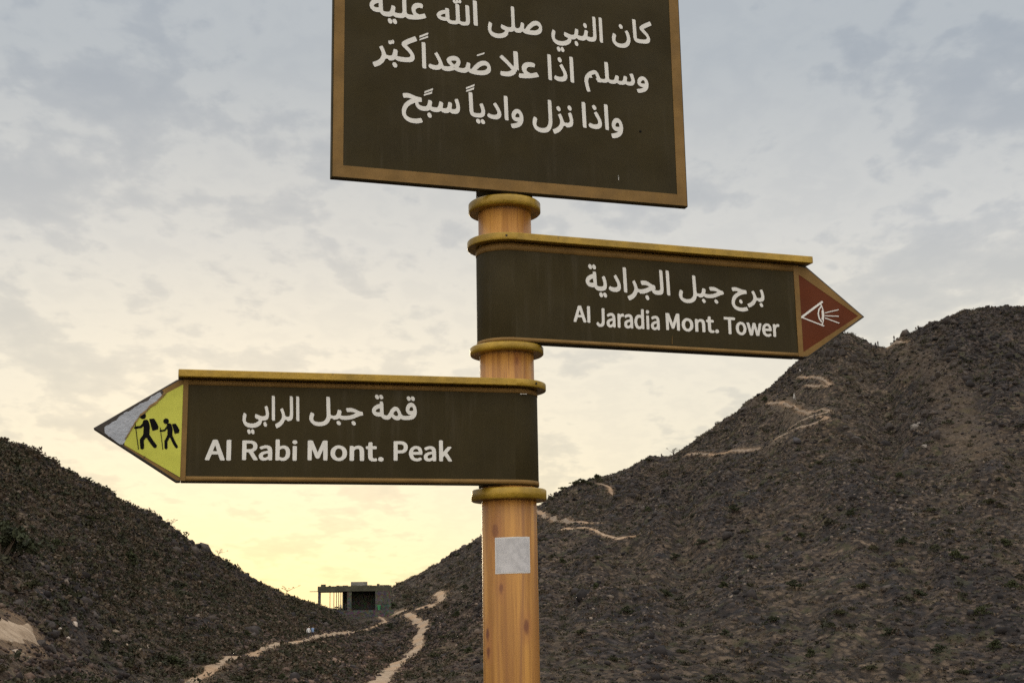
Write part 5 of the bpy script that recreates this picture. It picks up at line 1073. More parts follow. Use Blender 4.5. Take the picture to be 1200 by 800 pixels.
    'arm_right_arabic': [[[5413,23842],[5460,23843],[5506,23836],[5623,23799],[5724,23787],[5734,23777],[5743,23757],[5744,23701],[5686,23694],[5621,23677],[5564,23653],[5503,23615],[5465,23578],[5434,23530],[5422,23493],[5419,23451],[5425,23423],[5446,23398],[5480,23378],[5520,23365],[5563,23360],[5621,23361],[5727,23384],[5739,23370],[5759,23325],[5762,23311],[5758,23305],[5695,23282],[5641,23272],[5592,23270],[5523,23276],[5480,23287],[5437,23308],[5406,23331],[5374,23367],[5353,23406],[5341,23451],[5343,23519],[5357,23572],[5385,23623],[5426,23669],[5472,23704],[5537,23740],[5475,23753],[5380,23747],[5364,23774],[5356,23825],[5366,23831]],[[6145,23833],[6159,23830],[6174,23805],[6205,23690],[6205,23623],[6200,23597],[6186,23572],[6170,23556],[6149,23544],[6099,23531],[6056,23530],[6036,23555],[5998,23555],[5985,23544],[5957,23488],[5918,23445],[5850,23400],[5801,23380],[5785,23381],[5766,23412],[5751,23451],[5752,23462],[5812,23487],[5861,23519],[5894,23555],[5917,23606],[5920,23637],[5916,23665],[5875,23757],[5875,23767],[5918,23789],[5930,23789],[5942,23774],[5968,23724],[6004,23630],[6033,23618],[6099,23622],[6125,23639],[6132,23676],[6119,23738],[6095,23811],[6102,23817]],[[5562,23555],[5583,23556],[5598,23548],[5625,23510],[5625,23476],[5606,23459],[5572,23460],[5551,23479],[5541,23499],[5537,23513],[5540,23535],[5549,23548]],[[6106,23505],[6124,23503],[6136,23496],[6162,23460],[6163,23429],[6144,23408],[6127,23405],[6110,23408],[6090,23427],[6077,23451],[6075,23474],[6080,23491]],[[4345,24053],[4408,24054],[4426,24028],[4440,23670],[4446,23645],[4456,23636],[4477,23629],[4513,23627],[4543,23632],[4561,23643],[4577,23676],[4595,23758],[4603,23765],[4653,23756],[4667,23744],[4676,23718],[4662,23645],[4665,23637],[4677,23633],[4731,23627],[4812,23632],[4878,23647],[4950,23674],[4983,23696],[4938,23713],[4881,23722],[4806,23715],[4794,23724],[4783,23744],[4774,23798],[4803,23807],[4842,23811],[4878,23811],[4923,23802],[4977,23782],[5067,23737],[5121,23728],[5139,23701],[5143,23650],[5061,23629],[4923,23564],[4824,23541],[4746,23537],[4689,23541],[4656,23553],[4629,23574],[4582,23544],[4513,23537],[4499,23545],[4488,23562],[4450,23563],[4440,23556],[4420,23497],[4397,23460],[4361,23426],[4324,23405],[4261,23388],[4183,23384],[4126,23394],[4087,23411],[4033,23455],[4011,23488],[3993,23531],[3989,23562],[3993,23613],[4018,23690],[4030,23691],[4075,23674],[4091,23653],[4094,23639],[4072,23559],[4074,23528],[4087,23506],[4123,23485],[4180,23474],[4228,23476],[4264,23484],[4291,23496],[4318,23516],[4348,23562],[4360,23622]],[[4917,23514],[4947,23513],[4975,23488],[4988,23454],[4985,23437],[4975,23423],[4959,23416],[4935,23417],[4907,23440],[4893,23468],[4893,23486],[4900,23503]],[[4596,23511],[4629,23509],[4657,23480],[4664,23466],[4666,23443],[4661,23429],[4647,23416],[4632,23412],[4609,23415],[4580,23446],[4572,23466],[4572,23486],[4582,23502]],[[1776,24136],[1798,24138],[1813,24131],[1831,24110],[1843,24084],[1843,24048],[1834,24032],[1822,24024],[1798,24023],[1786,24028],[1767,24048],[1756,24071],[1754,24110],[1763,24126]],[[1872,24136],[1893,24138],[1908,24131],[1929,24108],[1938,24087],[1942,24068],[1939,24045],[1920,24025],[1902,24022],[1884,24027],[1863,24048],[1851,24074],[1851,24113]],[[2600,24123],[2660,24125],[2670,24113],[2680,24090],[2694,23565],[2694,23539],[2689,23534],[2633,23535],[2613,23569]],[[3511,24123],[3571,24124],[3590,24090],[3605,23676],[3595,23598],[3571,23559],[3542,23542],[3497,23531],[3435,23531],[3391,23537],[3345,23562],[3322,23588],[3302,23624],[3186,23562],[3107,23538],[3018,23530],[3005,23539],[2994,23560],[2956,23561],[2941,23547],[2930,23516],[2908,23476],[2858,23420],[2825,23395],[2772,23366],[2745,23356],[2734,23359],[2718,23386],[2700,23438],[2700,23451],[2766,23484],[2805,23511],[2837,23546],[2865,23598],[2874,23640],[2871,23683],[2827,23803],[2873,23833],[2884,23833],[2893,23823],[2933,23732],[2958,23653],[2979,23637],[3027,23634],[3104,23646],[3184,23674],[3243,23709],[3240,23715],[3210,23729],[3172,23739],[3121,23743],[3071,23736],[3059,23742],[3046,23768],[3037,23816],[3038,23833],[3083,23844],[3121,23846],[3166,23841],[3189,23834],[3228,23817],[3326,23760],[3379,23750],[3398,23719],[3402,23666],[3400,23657],[3374,23653],[3379,23646],[3397,23639],[3438,23633],[3488,23636],[3509,23646],[3520,23663],[3523,23702]],[[3675,24123],[3734,24125],[3745,24113],[3754,24090],[3769,23559],[3768,23539],[3764,23534],[3707,23535],[3688,23569]],[[1861,23970],[1920,23972],[1931,23960],[1940,23940],[1954,23670],[1958,23650],[1973,23639],[2011,23633],[2074,23636],[2097,23644],[2109,23655],[2118,23686],[2116,23722],[2080,23859],[2133,23883],[2142,23883],[2151,23874],[2164,23843],[2184,23768],[2193,23719],[2196,23666],[2184,23601],[2169,23575],[2148,23557],[2115,23541],[2068,23532],[2014,23530],[1976,23535],[1934,23554],[1890,23606],[1828,23601],[1778,23611],[1745,23626],[1711,23660],[1688,23706],[1684,23725],[1685,23764],[1697,23803],[1725,23843],[1760,23873],[1808,23898],[1861,23914]],[[2414,23934],[2423,23934],[2438,23918],[2484,23839],[2510,23784],[2536,23706],[2539,23634],[2521,23585],[2503,23564],[2479,23548],[2426,23532],[2349,23531],[2307,23541],[2263,23564],[2249,23578],[2240,23608],[2269,23660],[2319,23640],[2378,23633],[2423,23642],[2441,23652],[2453,23666],[2460,23696],[2450,23741],[2370,23891],[2374,23905]],[[1855,23804],[1822,23791],[1792,23771],[1771,23745],[1766,23722],[1786,23711],[1813,23705],[1869,23709],[1865,23800],[1863,23804]],[[3163,23503],[3184,23506],[3198,23502],[3219,23481],[3229,23461],[3235,23441],[3234,23419],[3226,23402],[3210,23392],[3189,23391],[3175,23397],[3156,23419],[3145,23441],[3144,23481]],[[2025,23497],[2050,23499],[2065,23492],[2080,23474],[2095,23441],[2091,23403],[2071,23385],[2050,23384],[2035,23391],[2020,23406],[2005,23438],[2005,23474]],[[2120,23497],[2153,23497],[2180,23467],[2190,23445],[2192,23419],[2185,23399],[2171,23387],[2153,23384],[2136,23388],[2111,23415],[2099,23441],[2099,23464],[2106,23484]]],
    'arm_right_latin': [[[1486,23156],[1539,23159],[1555,23149],[1671,22798],[1671,22788],[1662,22780],[1614,22778],[1601,22786],[1569,22883],[1556,22888],[1464,22886],[1429,22784],[1417,22778],[1379,22778],[1361,22788],[1474,23142]],[[1704,23156],[1754,23158],[1767,23146],[1767,22791],[1764,22784],[1751,22778],[1710,22779],[1696,22791],[1695,23146]],[[1515,23054],[1482,22949],[1488,22945],[1546,22945],[1547,22956]],[[3028,23166],[3071,23169],[3083,23162],[3086,23154],[3085,22714],[3071,22703],[3042,22703],[3019,22719],[2987,22700],[2945,22697],[2925,22702],[2893,22721],[2872,22746],[2857,22775],[2847,22821],[2844,22861],[2849,22916],[2873,22980],[2909,23017],[2935,23032],[2961,23036],[2990,23033],[3016,23022],[3018,23150]],[[3163,23154],[3191,23155],[3207,23144],[3215,23131],[3217,23107],[3213,23091],[3191,23069],[3162,23070],[3149,23079],[3138,23095],[3141,23135]],[[2057,23131],[2103,23133],[2117,23119],[2114,22798],[2098,22746],[2074,22718],[2045,22700],[1990,22697],[1964,22706],[1935,22727],[1916,22753],[1909,22774],[1932,22799],[1948,22809],[1961,22804],[1977,22780],[1993,22768],[2023,22768],[2038,22782],[2047,22813],[2048,22845],[2048,23115]],[[2271,23035],[2311,23032],[2340,23016],[2359,22994],[2371,22968],[2379,22905],[2379,22722],[2377,22710],[2366,22703],[2330,22704],[2314,22722],[2265,22698],[2226,22697],[2188,22719],[2171,22742],[2164,22762],[2161,22794],[2165,22825],[2181,22857],[2197,22874],[2236,22897],[2307,22916],[2310,22920],[2302,22952],[2291,22965],[2275,22969],[2249,22965],[2201,22939],[2186,22948],[2172,22980],[2178,22995],[2210,23017],[2249,23032]],[[2544,23035],[2566,23036],[2589,23024],[2592,23012],[2586,22976],[2573,22962],[2550,22966],[2534,22962],[2510,22932],[2499,22901],[2498,22714],[2482,22703],[2446,22704],[2435,22710],[2431,22722],[2432,23016],[2446,23029],[2476,23029],[2489,23021],[2495,23007],[2524,23029]],[[2700,23035],[2741,23032],[2770,23017],[2786,22999],[2801,22968],[2810,22901],[2810,22718],[2807,22710],[2796,22704],[2760,22705],[2744,22722],[2696,22697],[2654,22698],[2615,22722],[2595,22762],[2595,22821],[2605,22848],[2618,22863],[2634,22879],[2670,22898],[2741,22918],[2735,22948],[2722,22965],[2705,22969],[2679,22965],[2631,22939],[2618,22947],[2605,22976],[2606,22992],[2634,23013],[2667,23028]],[[3362,23035],[3401,23033],[3427,23019],[3450,22995],[3462,22968],[3471,22913],[3471,22722],[3467,22710],[3456,22703],[3424,22704],[3407,22722],[3356,22698],[3320,22697],[3281,22717],[3257,22758],[3254,22813],[3261,22837],[3275,22860],[3294,22878],[3330,22898],[3401,22917],[3396,22948],[3382,22966],[3362,22969],[3340,22965],[3291,22940],[3278,22949],[3264,22980],[3268,22994],[3307,23020]],[[3154,23028],[3197,23028],[3210,23016],[3211,22722],[3207,22710],[3194,22703],[3155,22704],[3143,22718],[3143,23012],[3145,23021]],[[2967,22968],[2943,22956],[2925,22928],[2915,22893],[2914,22861],[2919,22817],[2932,22784],[2948,22768],[2974,22763],[2997,22774],[3017,22798],[3018,22936],[3016,22946],[3000,22961]],[[2291,22853],[2259,22842],[2234,22821],[2228,22794],[2239,22765],[2256,22761],[2275,22765],[2308,22790],[2311,22853]],[[2725,22853],[2686,22840],[2667,22823],[2659,22794],[2670,22766],[2686,22761],[2705,22765],[2741,22791],[2741,22853]],[[3385,22854],[3349,22842],[3326,22821],[3320,22790],[3324,22774],[3333,22764],[3352,22761],[3369,22765],[3401,22791],[3402,22853]],[[3638,23115],[3694,23118],[3718,23108],[3803,22876],[3889,23108],[3911,23118],[3960,23118],[3975,23110],[3978,22831],[3974,22724],[3960,22717],[3923,22717],[3903,22728],[3900,22937],[3834,22764],[3822,22756],[3792,22755],[3777,22760],[3769,22768],[3706,22938],[3701,22919],[3700,22728],[3687,22718],[3676,22717],[3646,22717],[3631,22724],[3628,23100],[3629,23108]],[[4714,23096],[4753,23099],[4769,23093],[4775,23021],[4832,23020],[4849,23008],[4849,22975],[4843,22964],[4832,22959],[4775,22958],[4773,22953],[4775,22790],[4790,22772],[4832,22777],[4849,22768],[4857,22731],[4850,22724],[4832,22716],[4794,22710],[4753,22715],[4720,22735],[4700,22768],[4694,22820],[4694,22953],[4689,22958],[4667,22960],[4654,22967],[4652,23001],[4653,23008],[4663,23015],[4697,23021],[4702,23085]],[[4168,23026],[4218,23020],[4252,23004],[4280,22982],[4301,22953],[4316,22916],[4321,22871],[4316,22820],[4301,22783],[4285,22761],[4241,22727],[4214,22715],[4181,22710],[4132,22716],[4095,22734],[4068,22756],[4048,22783],[4033,22820],[4028,22864],[4033,22916],[4044,22945],[4061,22972],[4106,23009],[4136,23022]],[[4514,23026],[4551,23024],[4579,23012],[4603,22990],[4615,22967],[4624,22908],[4624,22728],[4603,22717],[4562,22717],[4547,22726],[4544,22923],[4529,22956],[4502,22962],[4476,22954],[4445,22927],[4444,22728],[4428,22717],[4379,22718],[4368,22726],[4366,22739],[4368,23010],[4383,23020],[4420,23020],[4431,23014],[4437,23001],[4443,22999],[4480,23019]],[[4173,22964],[4151,22959],[4128,22939],[4113,22905],[4108,22864],[4111,22835],[4127,22798],[4147,22779],[4177,22773],[4199,22778],[4219,22794],[4239,22838],[4242,22871],[4234,22916],[4220,22942],[4196,22960]],[[4906,22801],[4936,22803],[4958,22790],[4969,22776],[4973,22753],[4968,22735],[4940,22713],[4906,22712],[4888,22724],[4876,22739],[4874,22761],[4878,22779]],[[5121,23110],[5380,23113],[5402,23103],[5402,23061],[5391,23050],[5295,23046],[5294,22724],[5291,22713],[5283,22708],[5238,22706],[5224,22713],[5220,22721],[5220,23044],[5213,23049],[5129,23049],[5118,23054],[5112,23065],[5112,23099]],[[5545,23020],[5593,23014],[5623,22998],[5649,22976],[5678,22923],[5688,22859],[5680,22803],[5670,22777],[5651,22747],[5614,22716],[5586,22703],[5555,22699],[5513,22705],[5481,22720],[5454,22744],[5432,22777],[5421,22807],[5414,22855],[5421,22912],[5433,22944],[5450,22971],[5492,23005],[5516,23016]],[[6229,23020],[6269,23016],[6307,22996],[6336,22960],[6352,22912],[6354,22852],[6342,22839],[6189,22837],[6178,22833],[6191,22792],[6203,22778],[6224,22765],[6262,22761],[6311,22781],[6329,22773],[6343,22743],[6339,22732],[6297,22709],[6265,22700],[6206,22704],[6161,22726],[6140,22745],[6121,22773],[6104,22829],[6102,22859],[6107,22908],[6130,22960],[6168,22999],[6206,23017]],[[6519,23020],[6544,23018],[6562,23008],[6564,22994],[6558,22966],[6544,22952],[6520,22954],[6502,22950],[6477,22923],[6465,22893],[6464,22717],[6447,22706],[6405,22707],[6394,22713],[6392,22724],[6393,23005],[6408,23013],[6440,23014],[6454,23006],[6461,22993],[6495,23015]],[[5712,23013],[5753,23014],[5771,23005],[5816,22834],[5858,22997],[5865,23009],[5875,23014],[5914,23013],[5931,23005],[5976,22832],[5981,22837],[6022,23004],[6042,23014],[6074,23014],[6088,23006],[6085,22972],[6018,22714],[5997,22706],[5952,22706],[5940,22713],[5896,22879],[5892,22878],[5851,22714],[5833,22706],[5788,22706],[5775,22713],[5700,22990],[5701,23005]],[[5551,22957],[5524,22949],[5507,22930],[5491,22889],[5490,22852],[5498,22807],[5509,22785],[5527,22768],[5555,22763],[5576,22769],[5593,22785],[5611,22829],[5614,22859],[5608,22900],[5593,22934],[5576,22950]],[[6224,22957],[6206,22949],[6192,22934],[6178,22896],[6284,22897],[6281,22923],[6265,22948],[6248,22958]]],
    'arm_left_arabic': [[[-3023,20999],[-2994,20999],[-2970,20976],[-2957,20950],[-2957,20930],[-2961,20916],[-2972,20904],[-2986,20899],[-3008,20903],[-3031,20924],[-3042,20950],[-3043,20973],[-3034,20990]],[[-2933,20999],[-2904,20999],[-2879,20973],[-2869,20953],[-2868,20930],[-2872,20916],[-2885,20904],[-2916,20902],[-2943,20927],[-2954,20953],[-2954,20970],[-2948,20987]],[[-2340,20982],[-2322,20982],[-2308,20976],[-2291,20959],[-2279,20936],[-2280,20902],[-2297,20884],[-2313,20881],[-2330,20885],[-2350,20904],[-2360,20924],[-2364,20942],[-2362,20962],[-2354,20973]],[[-2250,20982],[-2231,20982],[-2220,20977],[-2202,20959],[-2192,20939],[-2190,20905],[-2209,20884],[-2225,20881],[-2244,20887],[-2263,20907],[-2273,20927],[-2272,20962],[-2264,20974]],[[-2940,20856],[-2887,20856],[-2868,20827],[-2858,20604],[-2852,20573],[-2838,20564],[-2799,20559],[-2772,20568],[-2755,20589],[-2711,20676],[-2681,20715],[-2640,20745],[-2604,20752],[-2566,20742],[-2535,20713],[-2509,20670],[-2473,20587],[-2456,20567],[-2423,20558],[-2338,20560],[-2275,20572],[-2272,20576],[-2275,20577],[-2323,20590],[-2355,20616],[-2380,20659],[-2385,20693],[-2377,20750],[-2352,20802],[-2319,20834],[-2280,20846],[-2245,20842],[-2214,20824],[-2189,20796],[-2167,20753],[-2155,20716],[-2149,20661],[-2151,20611],[-2161,20570],[-2175,20541],[-2198,20515],[-2225,20495],[-2256,20483],[-2346,20470],[-2429,20469],[-2464,20478],[-2492,20496],[-2522,20470],[-2560,20459],[-2588,20461],[-2624,20474],[-2651,20492],[-2690,20528],[-2712,20498],[-2734,20480],[-2766,20469],[-2799,20468],[-2835,20473],[-2871,20487],[-2915,20535],[-2972,20531],[-3025,20541],[-3060,20560],[-3089,20593],[-3105,20636],[-3103,20687],[-3086,20721],[-3055,20755],[-3000,20788],[-2942,20805]],[[-2272,20753],[-2300,20724],[-2309,20699],[-2310,20676],[-2283,20666],[-2225,20672],[-2224,20707],[-2235,20741],[-2253,20754]],[[-2950,20707],[-2983,20695],[-3008,20679],[-3026,20656],[-3030,20636],[-2994,20623],[-2935,20624],[-2939,20707]],[[-2602,20662],[-2632,20638],[-2656,20596],[-2620,20561],[-2591,20549],[-2574,20549],[-2558,20557],[-2550,20567],[-2546,20581],[-2549,20596],[-2575,20653],[-2588,20662]],[[-4073,20929],[-4012,20930],[-3994,20905],[-3981,20571],[-3974,20547],[-3965,20539],[-3945,20532],[-3909,20530],[-3880,20536],[-3863,20546],[-3846,20576],[-3829,20653],[-3822,20660],[-3772,20651],[-3758,20640],[-3750,20616],[-3763,20547],[-3760,20540],[-3748,20536],[-3696,20530],[-3616,20536],[-3552,20549],[-3482,20575],[-3450,20595],[-3493,20611],[-3549,20619],[-3622,20613],[-3634,20621],[-3645,20640],[-3654,20690],[-3625,20699],[-3587,20703],[-3552,20703],[-3508,20694],[-3455,20675],[-3367,20633],[-3315,20625],[-3297,20600],[-3293,20552],[-3373,20533],[-3508,20472],[-3605,20450],[-3681,20447],[-3737,20451],[-3769,20461],[-3795,20481],[-3842,20454],[-3909,20447],[-3923,20454],[-3934,20470],[-3971,20471],[-3980,20465],[-4000,20409],[-4023,20375],[-4058,20343],[-4094,20324],[-4156,20307],[-4232,20304],[-4287,20313],[-4326,20329],[-4378,20370],[-4400,20401],[-4418,20441],[-4422,20470],[-4418,20518],[-4393,20590],[-4381,20591],[-4337,20575],[-4322,20555],[-4319,20542],[-4340,20467],[-4338,20438],[-4326,20418],[-4290,20398],[-4235,20388],[-4188,20390],[-4153,20397],[-4126,20408],[-4100,20427],[-4071,20470],[-4059,20526]],[[-3514,20425],[-3485,20425],[-3458,20401],[-3445,20369],[-3448,20353],[-3457,20340],[-3473,20333],[-3496,20334],[-3524,20356],[-3537,20383],[-3538,20399],[-3530,20414]],[[-3827,20422],[-3795,20420],[-3769,20393],[-3762,20380],[-3759,20359],[-3764,20345],[-3778,20334],[-3816,20333],[-3843,20361],[-3852,20380],[-3851,20399],[-3842,20414]],[[-5203,20922],[-5156,20923],[-5140,20893],[-5128,20419],[-5132,20400],[-5177,20401],[-5193,20431]],[[-4832,20922],[-4784,20923],[-4768,20893],[-4757,20538],[-4760,20480],[-4766,20451],[-4791,20416],[-4836,20398],[-4871,20397],[-4888,20423],[-4919,20423],[-4930,20413],[-4956,20350],[-4990,20306],[-5047,20261],[-5092,20242],[-5110,20272],[-5123,20327],[-5071,20355],[-5026,20393],[-4997,20440],[-4987,20477],[-4987,20535],[-5021,20630],[-5021,20642],[-4985,20665],[-4978,20665],[-4971,20659],[-4946,20601],[-4917,20506],[-4907,20494],[-4888,20488],[-4857,20489],[-4836,20496],[-4826,20509],[-4823,20587]],[[-4700,20922],[-4653,20923],[-4637,20893],[-4626,20411],[-4630,20400],[-4675,20401],[-4690,20431]],[[-5307,20708],[-5296,20707],[-5281,20679],[-5254,20552],[-5257,20480],[-5266,20451],[-5284,20425],[-5319,20404],[-5394,20396],[-5400,20350],[-5421,20311],[-5466,20274],[-5526,20250],[-5592,20241],[-5656,20245],[-5713,20268],[-5746,20298],[-5775,20344],[-5792,20408],[-5789,20474],[-5770,20552],[-5760,20553],[-5727,20537],[-5711,20509],[-5727,20411],[-5723,20379],[-5711,20363],[-5675,20342],[-5628,20331],[-5568,20334],[-5526,20346],[-5478,20376],[-5463,20396],[-5458,20411],[-5481,20426],[-5523,20442],[-5534,20454],[-5542,20477],[-5531,20532],[-5521,20533],[-5412,20490],[-5367,20488],[-5333,20497],[-5319,20518],[-5316,20549],[-5346,20688]],[[-5343,20370],[-5327,20371],[-5314,20364],[-5291,20324],[-5291,20291],[-5308,20271],[-5322,20269],[-5336,20274],[-5352,20292],[-5361,20312],[-5363,20347],[-5355,20361]],[[-5673,20211],[-5654,20213],[-5640,20205],[-5617,20165],[-5620,20127],[-5637,20112],[-5654,20112],[-5666,20118],[-5688,20156],[-5690,20188]],[[-5596,20211],[-5568,20210],[-5554,20194],[-5542,20168],[-5541,20133],[-5559,20113],[-5578,20112],[-5587,20117],[-5602,20136],[-5612,20159],[-5611,20194]]],
    'arm_left_latin': [[[-6366,19983],[-6298,19986],[-6278,19975],[-6135,19597],[-6129,19573],[-6136,19563],[-6149,19558],[-6197,19559],[-6218,19566],[-6224,19573],[-6260,19676],[-6276,19682],[-6394,19680],[-6440,19566],[-6455,19559],[-6503,19559],[-6526,19570],[-6522,19593],[-6381,19967]],[[-6087,19983],[-6023,19986],[-6010,19979],[-6006,19971],[-6006,19573],[-6011,19566],[-6027,19559],[-6080,19559],[-6093,19565],[-6098,19573],[-6099,19971]],[[-6328,19869],[-6371,19751],[-6363,19746],[-6289,19746],[-6288,19759]],[[-5095,20010],[-5040,20012],[-5022,20002],[-5018,19867],[-4947,19887],[-4898,19881],[-4857,19861],[-4833,19837],[-4815,19807],[-4803,19740],[-4808,19680],[-4820,19646],[-4841,19616],[-4886,19581],[-4914,19570],[-4955,19565],[-4992,19571],[-5024,19584],[-5053,19571],[-5089,19573],[-5105,19582],[-5106,19984],[-5105,20002]],[[-4729,19999],[-4695,19999],[-4668,19984],[-4660,19954],[-4674,19928],[-4695,19917],[-4715,19916],[-4739,19923],[-4756,19938],[-4762,19957],[-4760,19972],[-4748,19989]],[[-5773,19976],[-5724,19979],[-5589,19977],[-5532,19959],[-5494,19927],[-5478,19894],[-5474,19860],[-5479,19822],[-5488,19801],[-5503,19781],[-5559,19744],[-5466,19594],[-5468,19579],[-5480,19573],[-5504,19571],[-5537,19572],[-5553,19580],[-5647,19729],[-5654,19734],[-5671,19735],[-5691,19734],[-5697,19729],[-5699,19581],[-5711,19573],[-5736,19571],[-5764,19572],[-5781,19580],[-5783,19957],[-5782,19969]],[[-5691,19917],[-5698,19909],[-5695,19798],[-5618,19799],[-5589,19806],[-5571,19822],[-5562,19841],[-5560,19864],[-5567,19890],[-5581,19905],[-5618,19915]],[[-5308,19886],[-5256,19883],[-5219,19867],[-5197,19849],[-5182,19822],[-5174,19796],[-5170,19744],[-5171,19597],[-5173,19582],[-5187,19573],[-5231,19573],[-5252,19590],[-5305,19569],[-5362,19566],[-5389,19575],[-5415,19590],[-5440,19624],[-5445,19657],[-5441,19687],[-5419,19718],[-5390,19739],[-5349,19755],[-5264,19772],[-5258,19777],[-5264,19803],[-5280,19820],[-5305,19824],[-5329,19821],[-5394,19796],[-5411,19804],[-5429,19830],[-5428,19845],[-5402,19860],[-5349,19880]],[[-4740,19879],[-4687,19879],[-4674,19874],[-4668,19864],[-4668,19586],[-4672,19579],[-4687,19572],[-4735,19572],[-4750,19579],[-4754,19586],[-4754,19864],[-4752,19872]],[[-4963,19822],[-4992,19812],[-5019,19792],[-5021,19672],[-5020,19654],[-5015,19646],[-4992,19634],[-4959,19629],[-4931,19637],[-4910,19657],[-4894,19695],[-4889,19732],[-4897,19781],[-4912,19807],[-4931,19819]],[[-5280,19714],[-5325,19702],[-5350,19687],[-5359,19672],[-5361,19657],[-5351,19635],[-5333,19628],[-5309,19628],[-5284,19637],[-5260,19654],[-5255,19665],[-5256,19713]],[[-4433,19999],[-4366,20002],[-4339,19991],[-4238,19750],[-4136,19991],[-4110,20002],[-4052,20002],[-4034,19994],[-4030,19703],[-4034,19593],[-4052,19585],[-4096,19585],[-4120,19596],[-4123,19814],[-4201,19634],[-4216,19626],[-4251,19624],[-4269,19629],[-4278,19638],[-4353,19815],[-4358,19796],[-4359,19596],[-4375,19586],[-4388,19585],[-4424,19585],[-4441,19592],[-4445,19634],[-4445,19983],[-4444,19991]],[[-3161,19980],[-3114,19982],[-3096,19976],[-3092,19968],[-3091,19907],[-3088,19901],[-3021,19900],[-3001,19888],[-3000,19853],[-3008,19842],[-3021,19837],[-3088,19836],[-3091,19826],[-3088,19661],[-3070,19643],[-3052,19641],[-3021,19648],[-3004,19641],[-2992,19604],[-2995,19595],[-3008,19588],[-3052,19579],[-3114,19583],[-3153,19604],[-3177,19638],[-3184,19692],[-3184,19830],[-3190,19836],[-3216,19838],[-3231,19845],[-3234,19880],[-3232,19888],[-3220,19895],[-3181,19902],[-3175,19968]],[[-3806,19907],[-3747,19900],[-3707,19884],[-3674,19861],[-3649,19830],[-3631,19792],[-3625,19746],[-3632,19692],[-3649,19654],[-3668,19631],[-3702,19604],[-3720,19595],[-3751,19583],[-3791,19578],[-3849,19584],[-3893,19603],[-3924,19625],[-3948,19654],[-3966,19692],[-3971,19738],[-3965,19792],[-3953,19822],[-3933,19850],[-3880,19889],[-3844,19902]],[[-3397,19907],[-3353,19904],[-3320,19891],[-3291,19869],[-3277,19845],[-3267,19784],[-3267,19596],[-3291,19585],[-3340,19585],[-3358,19594],[-3361,19799],[-3366,19815],[-3380,19834],[-3411,19840],[-3442,19832],[-3478,19803],[-3480,19596],[-3495,19587],[-3512,19584],[-3552,19586],[-3566,19591],[-3572,19600],[-3572,19627],[-3570,19890],[-3552,19900],[-3508,19900],[-3495,19894],[-3487,19880],[-3481,19879],[-3437,19899]],[[-3800,19842],[-3827,19836],[-3853,19816],[-3871,19780],[-3877,19738],[-3873,19707],[-3854,19669],[-3831,19650],[-3796,19643],[-3769,19648],[-3746,19665],[-3732,19684],[-3723,19711],[-3719,19746],[-3728,19792],[-3745,19819],[-3773,19838]],[[-2934,19673],[-2898,19674],[-2862,19652],[-2855,19619],[-2860,19604],[-2871,19592],[-2898,19579],[-2929,19579],[-2951,19589],[-2966,19604],[-2971,19619],[-2968,19646],[-2955,19662]],[[-1658,20047],[-1605,20048],[-1587,20035],[-1585,19796],[-1483,19909],[-1469,19914],[-1421,19914],[-1402,19905],[-1403,19893],[-1495,19782],[-1393,19625],[-1389,19614],[-1393,19605],[-1425,19599],[-1457,19599],[-1469,19605],[-1549,19723],[-1586,19683],[-1587,19614],[-1591,19606],[-1605,19600],[-1649,19599],[-1668,19610],[-1670,20024],[-1668,20039]],[[-2634,20012],[-2504,20016],[-2464,20013],[-2424,20004],[-2388,19986],[-2360,19959],[-2347,19932],[-2342,19905],[-2343,19867],[-2351,19836],[-2363,19813],[-2384,19791],[-2424,19769],[-2460,19759],[-2552,19756],[-2559,19752],[-2560,19614],[-2564,19606],[-2580,19599],[-2628,19600],[-2640,19607],[-2643,19618],[-2644,20001]],[[-2556,19951],[-2560,19939],[-2557,19821],[-2480,19822],[-2446,19836],[-2427,19870],[-2428,19909],[-2439,19932],[-2476,19948]],[[-2173,19920],[-2128,19917],[-2084,19899],[-2061,19878],[-2048,19859],[-2031,19813],[-2028,19752],[-2033,19740],[-2044,19734],[-2216,19733],[-2230,19729],[-2214,19687],[-2196,19669],[-2176,19659],[-2136,19655],[-2076,19676],[-2056,19667],[-2042,19641],[-2044,19626],[-2092,19601],[-2128,19593],[-2196,19597],[-2248,19619],[-2275,19641],[-2295,19667],[-2314,19725],[-2318,19756],[-2313,19798],[-2293,19847],[-2272,19874],[-2240,19899],[-2208,19914]],[[-1871,19920],[-1821,19918],[-1785,19903],[-1760,19882],[-1744,19855],[-1734,19798],[-1733,19637],[-1735,19610],[-1749,19600],[-1793,19600],[-1813,19617],[-1865,19596],[-1921,19594],[-1968,19614],[-1988,19633],[-1998,19652],[-2001,19702],[-1994,19725],[-1978,19748],[-1953,19767],[-1909,19787],[-1820,19805],[-1824,19832],[-1841,19852],[-1861,19857],[-1893,19853],[-1953,19828],[-1970,19836],[-1987,19863],[-1986,19878],[-1965,19892],[-1909,19914]],[[-2180,19856],[-2203,19844],[-2217,19828],[-2229,19802],[-2228,19793],[-2108,19794],[-2111,19821],[-2128,19846],[-2148,19856]],[[-1841,19745],[-1881,19734],[-1909,19717],[-1921,19690],[-1918,19675],[-1909,19661],[-1889,19655],[-1861,19659],[-1821,19683],[-1816,19694],[-1817,19743],[-1821,19746]]],
